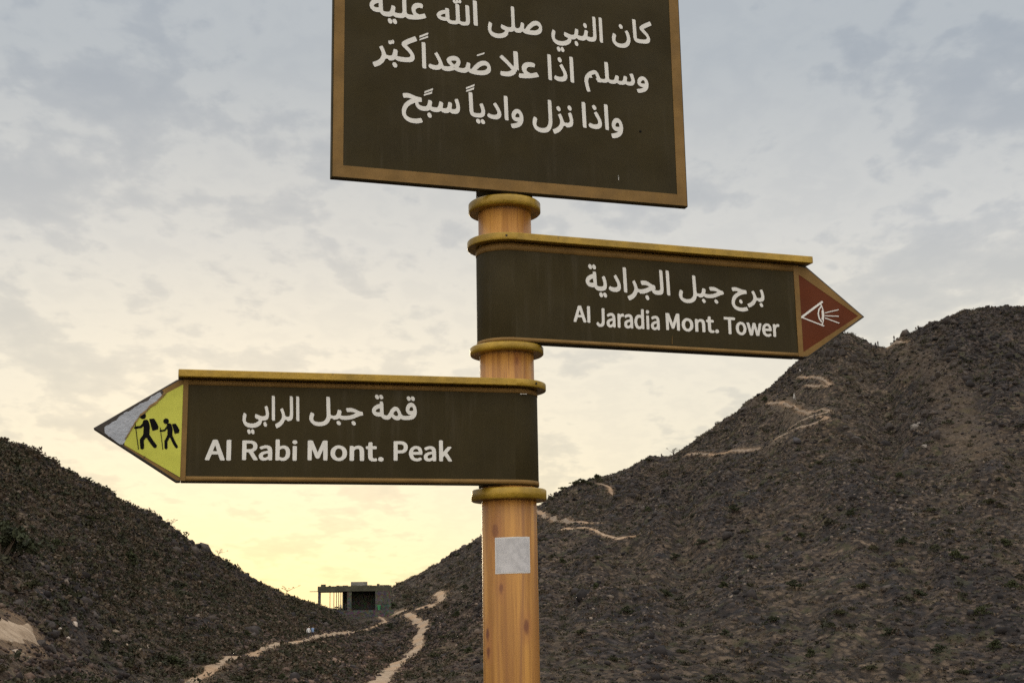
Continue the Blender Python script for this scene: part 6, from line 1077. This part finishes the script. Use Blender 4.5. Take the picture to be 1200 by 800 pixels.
    'hikers': [[[-7802,20505],[-7768,20507],[-7747,20498],[-7732,20483],[-7722,20464],[-7720,20430],[-7729,20409],[-7742,20393],[-7761,20383],[-7793,20381],[-7814,20391],[-7829,20405],[-7839,20425],[-7841,20458],[-7833,20480],[-7819,20496]],[[-7342,20401],[-7308,20403],[-7288,20393],[-7274,20378],[-7267,20363],[-7266,20329],[-7281,20303],[-7242,20305],[-7221,20293],[-7208,20271],[-7187,20186],[-7185,20054],[-7121,19923],[-7069,19838],[-7068,19814],[-7083,19798],[-7107,19797],[-7123,19813],[-7173,19895],[-7228,20007],[-7235,20011],[-7242,20007],[-7278,19924],[-7271,19796],[-7283,19779],[-7294,19773],[-7309,19773],[-7328,19789],[-7332,19801],[-7340,19938],[-7286,20061],[-7286,20169],[-7290,20187],[-7295,20190],[-7331,20140],[-7393,20131],[-7407,20128],[-7411,20123],[-7358,19773],[-7362,19763],[-7371,19767],[-7424,20123],[-7440,20134],[-7442,20150],[-7431,20166],[-7438,20209],[-7434,20219],[-7425,20215],[-7415,20166],[-7373,20169],[-7349,20177],[-7305,20242],[-7304,20270],[-7295,20291],[-7330,20289],[-7342,20293],[-7365,20311],[-7375,20330],[-7376,20360],[-7370,20376],[-7355,20393]],[[-7592,20393],[-7564,20395],[-7558,20392],[-7514,20327],[-7465,20230],[-7473,20177],[-7575,20144],[-7581,20145],[-7589,20163],[-7654,20382],[-7649,20387]],[[-7741,20368],[-7707,20370],[-7686,20361],[-7671,20346],[-7661,20327],[-7636,20239],[-7638,20064],[-7563,19950],[-7488,19854],[-7483,19829],[-7492,19807],[-7504,19798],[-7527,19793],[-7549,19804],[-7623,19897],[-7690,19999],[-7702,20000],[-7708,19997],[-7745,19937],[-7732,19822],[-7734,19786],[-7743,19772],[-7763,19762],[-7786,19766],[-7799,19775],[-7809,19797],[-7824,19957],[-7816,19979],[-7762,20062],[-7758,20191],[-7759,20221],[-7767,20238],[-7788,20208],[-7800,20198],[-7888,20183],[-7900,20176],[-7835,19772],[-7835,19760],[-7841,19755],[-7848,19759],[-7852,19778],[-7915,20172],[-7935,20181],[-7945,20196],[-7941,20213],[-7925,20227],[-7938,20309],[-7934,20316],[-7924,20313],[-7910,20227],[-7823,20241],[-7780,20300],[-7780,20325],[-7771,20344],[-7758,20359]],[[-7146,20300],[-7133,20301],[-7127,20296],[-7079,20228],[-7048,20170],[-7055,20121],[-7061,20108],[-7132,20093],[-7140,20093],[-7145,20098],[-7202,20284],[-7200,20288]]],
    'eye': [[[7751,23657],[7764,23659],[7775,23656],[7783,23648],[7787,23638],[7785,23628],[7778,23617],[7736,23584],[7784,23454],[7801,23305],[7771,23157],[7739,23077],[7744,23070],[7778,23059],[7782,23049],[7776,23038],[7764,23033],[7749,23036],[7226,23194],[7193,23203],[7166,23199],[7152,23208],[7147,23219],[7149,23229],[7165,23247]],[[7708,23566],[7226,23227],[7239,23220],[7600,23112],[7712,23082],[7743,23155],[7750,23183],[7749,23194],[7726,23191],[7714,23205],[7736,23294],[7733,23417],[7744,23429],[7757,23435],[7754,23459],[7738,23499],[7734,23501],[7729,23498],[7679,23441],[7652,23344],[7672,23233],[7728,23151],[7728,23141],[7724,23134],[7710,23128],[7698,23132],[7640,23214],[7618,23335],[7646,23449],[7709,23522],[7722,23532],[7716,23559]],[[8191,23479],[8200,23480],[8208,23473],[8207,23466],[8198,23458],[7829,23360],[7822,23360],[7814,23367],[7815,23374],[7823,23382]],[[7825,23310],[8188,23319],[8197,23315],[8200,23308],[8190,23297],[8175,23295],[8156,23297],[7828,23288],[7816,23296],[7817,23302]],[[7820,23252],[7829,23253],[8194,23151],[8202,23144],[8202,23138],[8193,23130],[8185,23129],[7820,23230],[7812,23241]]],
}

# ----------------------------------------------------------------- signpost
PX, PY = -0.0123, 3.0
pz = float(ground_z(PX, PY))
m_wood, M = material("varnished_pine", 0.42, 0, 0.4)
st = M.vec('MULTIPLY', M.obj, (1.0, 1.0, 0.035))
warp = M.noise(M.vec('MULTIPLY', M.obj, (1, 1, 0.12)), 14.0, 3, 0.5)
wv = M.new('ShaderNodeCombineXYZ')
M.link(M.math('MULTIPLY', M.math('SUBTRACT', warp, 0.5), 0.022), wv.inputs[0])
st2 = M.vec('ADD', st, wv.outputs[0])
g1 = M.noise(st2, 42.0, 4, 0.6)
g2 = M.noise(st2, 190.0, 3, 0.6)
g3 = M.noise(M.vec('MULTIPLY', M.obj, (1, 1, 0.2)), 9.0, 3, 0.5)
col = M.mix(M.maprange(g1, 0.34, 0.66), (0.285, 0.120, 0.020), (0.49, 0.236, 0.046))
col = M.mix(M.math('MULTIPLY', M.maprange(g2, 0.52, 0.70), 0.62), col, (0.24, 0.095, 0.022))
col = M.mix(M.math('MULTIPLY', M.maprange(g3, 0.48, 0.70), 0.45), col, (0.43, 0.205, 0.058))
for kx, kz, kr, st_ in ((-0.0307, 1.8158, 0.0062, 0.9), (-0.0198, 1.6938, 0.0042, 0.7), (0.0329, 1.6135, 0.0058, 0.85), (-0.0501, 1.599, 0.0052, 0.95), (-0.0488, 1.5621, 0.0046, 0.85), (0.022, 2.185, 0.004, 0.5)):
    ky = -math.sqrt(max(0.0605 ** 2 - kx ** 2, 0))
    dv = M.vec('MULTIPLY', M.vec('SUBTRACT', M.obj, (kx, ky, kz - pz)), (1.0, 1.0, 0.45))
    L = M.vec('LENGTH', dv, out=1)
    L = M.math('ADD', L, M.math('MULTIPLY', M.math('SUBTRACT', M.noise(M.obj, 110.0, 3, 0.6), 0.5), 0.006))
    ring = M.math('MULTIPLY', M.maprange(L, kr * 4.2, kr * 1.5), 0.5)
    col = M.mix(ring, col, (0.33, 0.13, 0.034))
    col = M.mix(M.math('MULTIPLY', M.maprange(L, kr * 1.75, kr * 0.5), st_), col, (0.13, 0.035, 0.012))
seam = M.math('ABSOLUTE', M.math('SUBTRACT', M.noise(st2, 26.0, 1, 0.5), 0.5))
col = M.mix(M.math('MULTIPLY', M.maprange(seam, 0.035, 0.005), 0.5), col, (0.25, 0.10, 0.022))
seam = M.math('ABSOLUTE', M.math('SUBTRACT', M.noise(st2, 11.0, 0, 0.5), 0.5))
col = M.mix(M.math('MULTIPLY', M.maprange(seam, 0.024, 0.003), 0.7), col, (0.24, 0.10, 0.03))
M.link(col, M.p.inputs['Base Color'])
bmp = M.new('ShaderNodeBump')
bmp.inputs['Strength'].default_value = 0.25
bmp.inputs['Distance'].default_value = 0.002
M.link(g2, bmp.inputs['Height'])
M.link(bmp.outputs[0], M.p.inputs['Normal'])

m_cap = mottled("ochre_paint", (0.315, 0.195, 0.020), 0.24, 17.0, 0.36, 0.2, 0.4, 0.15, 70.0, (85.0, 0.66, (0.085, 0.055, 0.015), 0.5))
m_brown = mottled("brown_sign_sheet", (0.0345, 0.0258, 0.0088), 0.16, 5.0, 0.58, 0.0, 0.12, 0.05, 300.0, (190.0, 0.73, (0.08, 0.068, 0.045), 0.5))
m_edge = mottled("dark_folded_edge", (0.020, 0.013, 0.008), 0.2, 20.0, 0.5)
m_border = mottled("tan_border_vinyl", (0.195, 0.114, 0.036), 0.16, 18.0, 0.55, 0.0, 0.15, 0.05, 200.0, (110.0, 0.70, (0.10, 0.06, 0.025), 0.5))
m_red = mottled("rust_red_vinyl", (0.105, 0.0265, 0.0090), 0.10, 9.0, 0.6, 0.0, 0.12, 0.05, 300.0)
m_text = mottled("offwhite_vinyl", (0.68, 0.665, 0.625), 0.05, 20.0, 0.55, 0.0, 0.3)
m_black = mottled("black_vinyl", (0.006, 0.0055, 0.006), 0.1, 20.0, 0.7, 0.0, 0.05)
m_glue = mottled("grey_glue_residue", (0.34, 0.36, 0.40), 0.13, 28.0, 0.7, 0.0, 0.2, 0.3, 120.0, (60.0, 0.66, (0.20, 0.20, 0.21), 0.6))
m_torn = mottled("torn_vinyl_edge", (0.21, 0.125, 0.035), 0.35, 90.0, 0.7)
m_paper = mottled("grey_paper", (0.50, 0.49, 0.50), 0.14, 75.0, 0.75)
m_paper_edge = mottled("white_paper", (0.62, 0.61, 0.60), 0.05, 60.0, 0.75)
m_paper_pale = mottled("pale_paper", (0.46, 0.45, 0.46), 0.10, 90.0, 0.75)
m_screw = mottled("screw_steel", (0.03, 0.025, 0.02), 0.2, 60.0, 0.4, 0.6)
# faint dust runs down the brown sheets
nt_ = m_brown.node_tree
pb_ = next(n_ for n_ in nt_.nodes if n_.type == 'BSDF_PRINCIPLED')
src_ = pb_.inputs['Base Color'].links[0].from_socket
D_n = Nodes.__new__(Nodes)
D_n.t = nt_
oc_ = D_n.new('ShaderNodeTexCoord').outputs['Object']
run_ = D_n.noise(D_n.vec('MULTIPLY', oc_, (1.0, 1.0, 0.07)), 55.0, 4, 0.6)
blo_ = D_n.noise(oc_, 3.5, 5, 0.6)
fac_ = D_n.math('MULTIPLY', D_n.maprange(run_, 0.50, 0.74), D_n.maprange(blo_, 0.40, 0.65))
nt_.links.new(D_n.mix(D_n.math('MULTIPLY', fac_, 0.30), src_, (0.082, 0.068, 0.045)), pb_.inputs['Base Color'])
# yellow honeycomb reflective sheet
m_yellow, M = material("yellow_reflective_sheet", 0.45, 0, 0.4)
vo = M.new('ShaderNodeTexVoronoi', feature='DISTANCE_TO_EDGE')
vo.inputs['Scale'].default_value = 260.0
M.link(M.obj, vo.inputs['Vector'])
f = M.noise(M.obj, 12.0, 4, 0.6)
col = M.mix(M.maprange(f, 0.3, 0.7), (0.42, 0.43, 0.040), (0.52, 0.53, 0.060))
col = M.mix(M.math('MULTIPLY', M.maprange(vo.outputs[0], 0.09, 0.02), 0.28), col, (0.33, 0.33, 0.04))
M.link(col, M.p.inputs['Base Color'])

sign = empty("signpost", (PX, PY, pz))
tag(sign, "wooden signpost carrying one square brown board and two brown pointing arms", "signpost")


def lathe(name, prof, mat, n=96, parent=sign):
    bm = bmesh.new()
    rings = []
    for r_, z_ in prof:
        rings.append([bm.verts.new((r_ * math.cos(2 * math.pi * i / n), r_ * math.sin(2 * math.pi * i / n), z_ - pz)) for i in range(n)])
    for a_, b_ in zip(rings[:-1], rings[1:]):
        for i in range(n):
            bm.faces.new((a_[i], a_[(i + 1) % n], b_[(i + 1) % n], b_[i]))
    bm.faces.new(rings[0][::-1])
    bm.faces.new(rings[-1])
    bmesh.ops.recalc_face_normals(bm, faces=bm.faces[:])
    return from_bm(name, bm, mat, parent, True)


def flat_shade_caps(o):
    for p_ in o.data.polygons:
        p_.use_smooth = abs(p_.normal.z) < 0.5 and len(p_.vertices) == 4


RP = 0.0602
flat_shade_caps(lathe("post", [(RP, pz - 0.4), (RP, 3.16)], m_wood))
lathe("base_flange", [(0.12, pz - 0.05), (0.12, pz + 0.02), (0.075, pz + 0.03), (0.075, pz + 0.09), (RP + 0.002, pz + 0.095)], m_cap)
for zb, zt in ((1.8822, 1.9060), (2.2062, 2.2235), (2.5365, 2.5590)):
    rc = 0.0823
    flat_shade_caps(lathe("collar", [(rc - 0.002, zb), (rc, zb + 0.002), (rc, zt - 0.002), (rc - 0.002, zt)], m_cap))

# frames of the three boards: x along the board, -y towards its front
def frame(name, yaw, label=None):
    o = empty(name, (0, 0, 0), R(yaw))
    o.parent = sign
    if label:
        o["label"] = label
    return o


FY = -0.066                                                   # front face


def plan_outline(r, ys, s_end, side):
    """stadium-like plan: sleeve of radius r round the post plus a flat leaf out to s_end"""
    yb = FY + 0.030 + (r - 0.066)
    pts = [(s_end, -r), (0.0, -r)]
    n = 40
    a0 = -math.pi / 2
    a1 = math.asin(yb / r)
    sweep = -(2 * math.pi - (a1 - a0))
    for i in range(1, n + 1):
        t = a0 + sweep * i / n
        pts.append((r * math.cos(t), r * math.sin(t)))
    pts.append((s_end, yb))
    if side < 0:
        pts = [(-x_, y_) for x_, y_ in pts][::-1]
        pts = [(x_, y_) for x_, y_ in pts]
    return pts


def prism_z(name, pts, z0, z1, mat, parent, bev=0.0, smooth_ang=True):
    bm = bmesh.new()
    bm_prism(bm, pts, ((1, 0, 0), (0, 1, 0), (0, 0, 1)), z0 - pz, z1 - pz)
    if bev:
        bevel(bm, bev, 2, 50)
    o = from_bm(name, bm, mat, parent)
    for p_ in o.data.polygons:
        p_.use_smooth = abs(p_.normal.z) < 0.3 and p_.area < 0.004
    return o


def plate(name, pts, mat, parent, y0, y1, bev=0.0):
    """outline in (s, z) extruded between two depths y0 (front, smaller) and y1"""
    bm = bmesh.new()
    bm_prism(bm, [(s_, z_ - pz) for s_, z_ in pts], ((1, 0, 0), (0, 0, 1), (0, 1, 0)), y0, y1)
    if bev:
        bevel(bm, bev, 1, 30)
    return from_bm(name, bm, mat, parent)


def ring_plate(name, outer, inner, mat, parent, y):
    bm = bmesh.new()
    n = len(outer)
    a_ = [bm.verts.new((s_, y, z_ - pz)) for s_, z_ in outer]
    b_ = [bm.verts.new((s_, y, z_ - pz)) for s_, z_ in inner]
    for i in range(n):
        j = (i + 1) % n
        bm.faces.new((a_[i], a_[j], b_[j], b_[i]))
    for f_ in bm.faces:
        f_.normal_update()
        if f_.normal.y > 0:
            f_.normal_flip()
    # real thickness
    r_ = bmesh.ops.extrude_face_region(bm, geom=bm.faces[:])
    for v in [g_ for g_ in r_['geom'] if isinstance(g_, bmesh.types.BMVert)]:
        v.co.y += 0.0006
    bmesh.ops.recalc_face_normals(bm, faces=bm.faces[:])
    return from_bm(name, bm, mat, parent)


def wrap_band(name, r, z0, z1, s_end, side, mat, parent):
    """thin band laid on the front: along the leaf and round the sleeve's front half"""
    pts = [(s_end, -r)]
    pts += [(s_end * k / 10.0, -r) for k in range(9, -1, -1)]
    pts += [(-r * math.sin(t), -r * math.cos(t)) for t in np.linspace(0, 1.9, 24)[1:]]
    if side < 0:
        pts = [(-x_, y_) for x_, y_ in pts]
    inner = [(x_ * (1 - 0.0008 / r) if abs(x_) < 0.07 else x_, y_ + 0.0008 if y_ <= -r + 1e-6 else y_ * (1 - 0.0008 / r)) for x_, y_ in pts]
    bm = bmesh.new()
    loops = [[bm.verts.new((x_, y_, z_ - pz)) for x_, y_ in P] for P, z_ in ((pts, z0), (pts, z1), (inner, z1), (inner, z0))]
    n = len(pts)
    for k in range(4):
        A, B = loops[k], loops[(k + 1) % 4]
        for i in range(n - 1):
            bm.faces.new((A[i], A[i + 1], B[i + 1], B[i]))
    bm.faces.new([L_[0] for L_ in loops])
    bm.faces.new([L_[-1] for L_ in loops][::-1])
    bmesh.ops.recalc_face_normals(bm, faces=bm.faces[:])
    o = from_bm(name, bm, mat, parent)
    for p_ in o.data.polygons:
        p_.use_smooth = abs(p_.normal.z) < 0.3
    return o


def lettering(name, key, mat, parent, y):
    """flat vinyl letters from outlines in tenths of a millimetre (s, z)"""
    cu = bpy.data.curves.new(name, 'CURVE')
    cu.dimensions = '2D'
    cu.fill_mode = 'BOTH'
    cu.extrude = 0.0003
    for P in MARKS[key]:
        sp_ = cu.splines.new('POLY')
        sp_.points.add(len(P) - 1)
        for q, (s_, z_) in zip(sp_.points, P):
            q.co = (s_ / 1e4, z_ / 1e4 - pz, 0, 1)
        sp_.use_cyclic_u = True
    tmp = bpy.data.objects.new(name, cu)
    COL.objects.link(tmp)
    dg = bpy.context.evaluated_depsgraph_get()
    dg.update()
    me = bpy.data.meshes.new_from_object(tmp.evaluated_get(dg))
    bpy.data.objects.remove(tmp)
    me.transform(Matrix.Translation((0, y, 0)) @ Matrix.Rotation(R(90), 4, 'X'))
    return link_mesh(name, me, mat, parent)


# --- square board at the top
fa = frame("square_board", 17.67, "large square brown board with three lines of white script at the top of the post")
L0, L1, Z0, Z1 = -0.4110, 0.4290, 2.5672, 3.2700
plate("panel", [(L0, Z0), (L1, Z0), (L1, Z1), (L0, Z1)], m_brown, fa, FY, FY + 0.017, 0.0012)
rim = 0.0025
ring_plate("border", [(L0 + rim, Z0 + rim), (L1 - rim, Z0 + rim), (L1 - rim, Z1 - rim), (L0 + rim, Z1 - rim)],
           [(-0.3855, 2.5962), (0.4025, 2.5962), (0.4025, Z1 - 0.029), (-0.3855, Z1 - 0.029)], m_border, fa, FY - 0.0010)
lettering("script_lettering", "top_text", m_text, fa, FY - 0.0008)
flat_shade_caps(lathe("sleeve", [(0.0645, 2.5592), (0.0645, 3.20)], m_edge, 64, fa))

# --- arm pointing right
fb = frame("right_pointing_arm", 18.89, "brown arm pointing right with a red arrow tip and an eye symbol")
B0, B1 = 2.2252, 2.4510
prism_z("panel", plan_outline(0.066, 0, 0.7030, 1), B0, B1, m_brown, fb, 0.0012)
capo = plan_outline(0.0860, 0, 0.7470, 1)
prism_z("cap", capo, 2.4520, 2.4690, m_cap, fb, 0.0018)
plate("arrow_tip", [(0.7035, B0), (0.728, B0 - 0.0004), (0.8925, 2.3340), (0.7400, 2.4490), (0.7035, B1)], m_edge, fb, FY + 0.001, FY + 0.026, 0.001)
wrap_band("lower_border", 0.0668, 2.2268, 2.2350, 0.7030, 1, m_border, fb)
wrap_band("upper_border", 0.0668, 2.4330, 2.4500, 0.7030, 1, m_border, fb)
plate("divider_border", [(0.7036, 2.2270), (0.7166, 2.2270), (0.7166, 2.4490), (0.7036, 2.4490)], m_border, fb, FY - 0.0006, FY + 0.0009)
ring_plate("tip_border", [(0.7168, 2.2280), (0.7285, 2.2290), (0.8860, 2.3340), (0.7395, 2.4440), (0.7168, 2.4480)],
           [(0.7170, 2.2380), (0.7175, 2.2385), (0.8735, 2.3345), (0.7180, 2.4265), (0.7170, 2.4270)], m_border, fb, FY - 0.0003)
plate("red_panel", [(0.7169, 2.2360), (0.8780, 2.3343), (0.7169, 2.4290)], m_red, fb, FY + 0.0002, FY + 0.0009)
lettering("eye_symbol", "eye", m_text, fb, FY - 0.0003)
lettering("arabic_lettering", "arm_right_arabic", m_text, fb, FY - 0.0003)
lettering("latin_lettering", "arm_right_latin", m_text, fb, FY - 0.0003)


def screw(x_, y_, z_, parent, rz=0.0):
    bm = bmesh.new()
    bm_tube(bm, (0, 0, 0), (0, -0.0015, 0), 0.0026, 0.0022, 12)
    o = from_bm("screw", bm, m_screw, parent)
    o.location = (x_, y_, z_ - pz)
    o.rotation_euler = (0, 0, rz)


screw(-0.024, -0.0826, 2.4610, fb, -0.28)

# --- arm pointing left
fc = frame("left_pointing_arm", 13.63, "brown arm pointing left with a torn yellow arrow tip and two hikers")
C0, C1 = 1.9117, 2.1232
prism_z("panel", plan_outline(0.066, 0, 0.6995, -1), C0, C1, m_brown, fc, 0.0012)
prism_z("cap", plan_outline(0.0860, 0, 0.7110, -1), 2.1242, 2.1400, m_cap, fc, 0.0018)
plate("arrow_tip", [(-0.7000, C0), (-0.7085, C0 - 0.0004), (-0.8740, 2.0178), (-0.7135, 2.1212), (-0.7000, C1)], m_edge, fc, FY + 0.001, FY + 0.026, 0.001)
wrap_band("lower_border", 0.0668, 1.9135, 1.9228, 0.6995, -1, m_border, fc)
wrap_band("upper_border", 0.0668, 2.1110, 2.1222, 0.6995, -1, m_border, fc)
plate("divider_border", [(-0.7002, 1.9137), (-0.6900, 1.9137), (-0.6900, 2.1220), (-0.7002, 2.1220)], m_border, fc, FY - 0.0014, FY + 0.0009)
plate("tip_border", [(-0.7004, 1.9140), (-0.7075, 1.9145), (-0.8135, 1.9835), (-0.8123, 1.9870), (-0.6990 - 0.0015, 1.9190)], m_border, fc, FY + 0.0002, FY + 0.0012)
plate("tip_border", [(-0.7005, 2.1205), (-0.7100, 2.1190), (-0.7425, 2.0985), (-0.7350, 2.0905), (-0.7005, 2.1115)], m_border, fc, FY + 0.0002, FY + 0.0012)


def ragged(P, amp, seed, step=0.004):
    rr_ = random.Random(seed)
    out = []
    n = len(P)
    for i in range(n):
        (x0, z0), (x1, z1) = P[i], P[(i + 1) % n]
        L_ = math.hypot(x1 - x0, z1 - z0)
        k = max(1, int(L_ / step))
        for j in range(k):
            t = j / k
            out.append((x0 + (x1 - x0) * t + rr_.gauss(0, amp), z0 + (z1 - z0) * t + rr_.gauss(0, amp)))
    return out


GREY = [(-7460, 20940), (-7630, 20850), (-7700, 20765), (-7840, 20700), (-8060, 20545), (-8255, 20420), (-8291, 20345), (-8450, 20268), (-8531, 20207), (-8511, 20085), (-8361, 19967), (-8212, 19863), (-8120, 19874), (-8058, 20002), (-7925, 20310), (-7747, 20497), (-7630, 20647), (-7396, 20875)]
YEL = [(-7004, 21115), (-7358, 20907), (-7401, 20844), (-7543, 20686), (-7629, 20623), (-7742, 20497), (-7822, 20447), (-7924, 20294), (-8005, 20125), (-8086, 19971), (-8121, 19895), (-8119, 19849), (-7004, 19205)]
CURL = [(-7330, 20925), (-7401, 20844), (-7543, 20686), (-7629, 20623), (-7742, 20497), (-7822, 20440), (-7924, 20290), (-8005, 20125), (-8100, 19960), (-8113, 19965), (-8018, 20145), (-7935, 20315), (-7832, 20470), (-7757, 20527), (-7650, 20664), (-7545, 20742), (-7417, 20881), (-7381, 20953)]
for nm, par, x0, x1, z0, z1, mt in (("scratch", fa, 0.2560, 0.2570, 2.6180, 2.6260, m_text), ("scratch", fa, 0.2552, 0.2560, 2.6270, 2.6300, m_text), ("stain", fa, 0.3130, 0.3175, 2.7405, 2.7450, m_black),
                               ("scratch", fb, 0.3760, 0.3768, 2.2390, 2.2520, m_border), ("scratch", fb, 0.3770, 0.3776, 2.2530, 2.2580, m_border), ("scratch", fc, 0.012, 0.028, 2.1085, 2.1100, m_text)):
    plate(nm, [(x0, z0), (x1, z0 + 0.0003), (x1 + 0.0004, z1), (x0 + 0.0003, z1 - 0.0003)], mt, par, FY - 0.0013 if nm == "stain" or par is not fa else FY - 0.0004, FY + 0.0004)
grey = plate("bare_patch", ragged([(s_ / 1e4, z_ / 1e4) for s_, z_ in GREY], 0.0006, 3), m_glue, fc, FY + 0.0003, FY + 0.0011)
grey["label"] = "grey patch where the yellow sheet has peeled away"
yel = plate("yellow_panel", [(s_ / 1e4, z_ / 1e4) for s_, z_ in YEL], m_yellow, fc, FY - 0.0006, FY + 0.0011)
yel["label"] = "yellow sheet with a torn left edge"
plate("torn_edge", ragged([(s_ / 1e4, z_ / 1e4) for s_, z_ in CURL], 0.00055, 9), m_torn, fc, FY - 0.0022, FY - 0.0002)
crack = plate("crack", [(-0.7725, 1.9585), (-0.7738, 1.9597), (-0.7722, 1.9617), (-0.7700, 1.9640), (-0.7712, 1.9612)], m_edge, fc, FY - 0.0010, FY + 0.0003)
lettering("hiker_symbols", "hikers", m_black, fc, FY - 0.0010)
lettering("arabic_lettering", "arm_left_arabic", m_text, fc, FY - 0.0003)
lettering("latin_lettering", "arm_left_latin", m_text, fc, FY - 0.0003)
screw(0.048, -0.0722, 2.1325, fc, 0.60)


# --- paper label stuck on the post (curved with it)
def curved_patch(name, s0, s1, z0, z1, lift, mat, skew=0.0):
    bm = bmesh.new()
    r_ = RP + lift
    nx, nz = 48, 6
    g_ = []
    for j in range(nz + 1):
        row = []
        for i in range(nx + 1):
            s_ = s0 + (s1 - s0) * i / nx
            z_ = z0 + (z1 - z0) * j / nz + skew * (s_ - s0)
            t = s_ / RP
            row.append(bm.verts.new((r_ * math.sin(t), -r_ * math.cos(t), z_ - pz)))
        g_.append(row)
    for j in range(nz):
        for i in range(nx):
            bm.faces.new((g_[j][i], g_[j][i + 1], g_[j + 1][i + 1], g_[j + 1][i]))
    ex = bmesh.ops.extrude_face_region(bm, geom=bm.faces[:])
    for v in [k for k in ex['geom'] if isinstance(k, bmesh.types.BMVert)]:
        f_ = (r_ + 0.0002) / r_
        v.co.x *= f_
        v.co.y *= f_
    bmesh.ops.recalc_face_normals(bm, faces=bm.faces[:])
    return from_bm(name, bm, mat, sign, False)


stk = curved_patch("paper_label", -0.0325, 0.0475, 1.7240, 1.8005, 0.0003, m_paper_edge, 0.02)
stk["label"] = "square grey paper label stuck on the post"
inner = curved_patch("printed_face", -0.0300, 0.0450, 1.7264, 1.7981, 0.0006, m_paper, 0.02)
inner.parent = stk
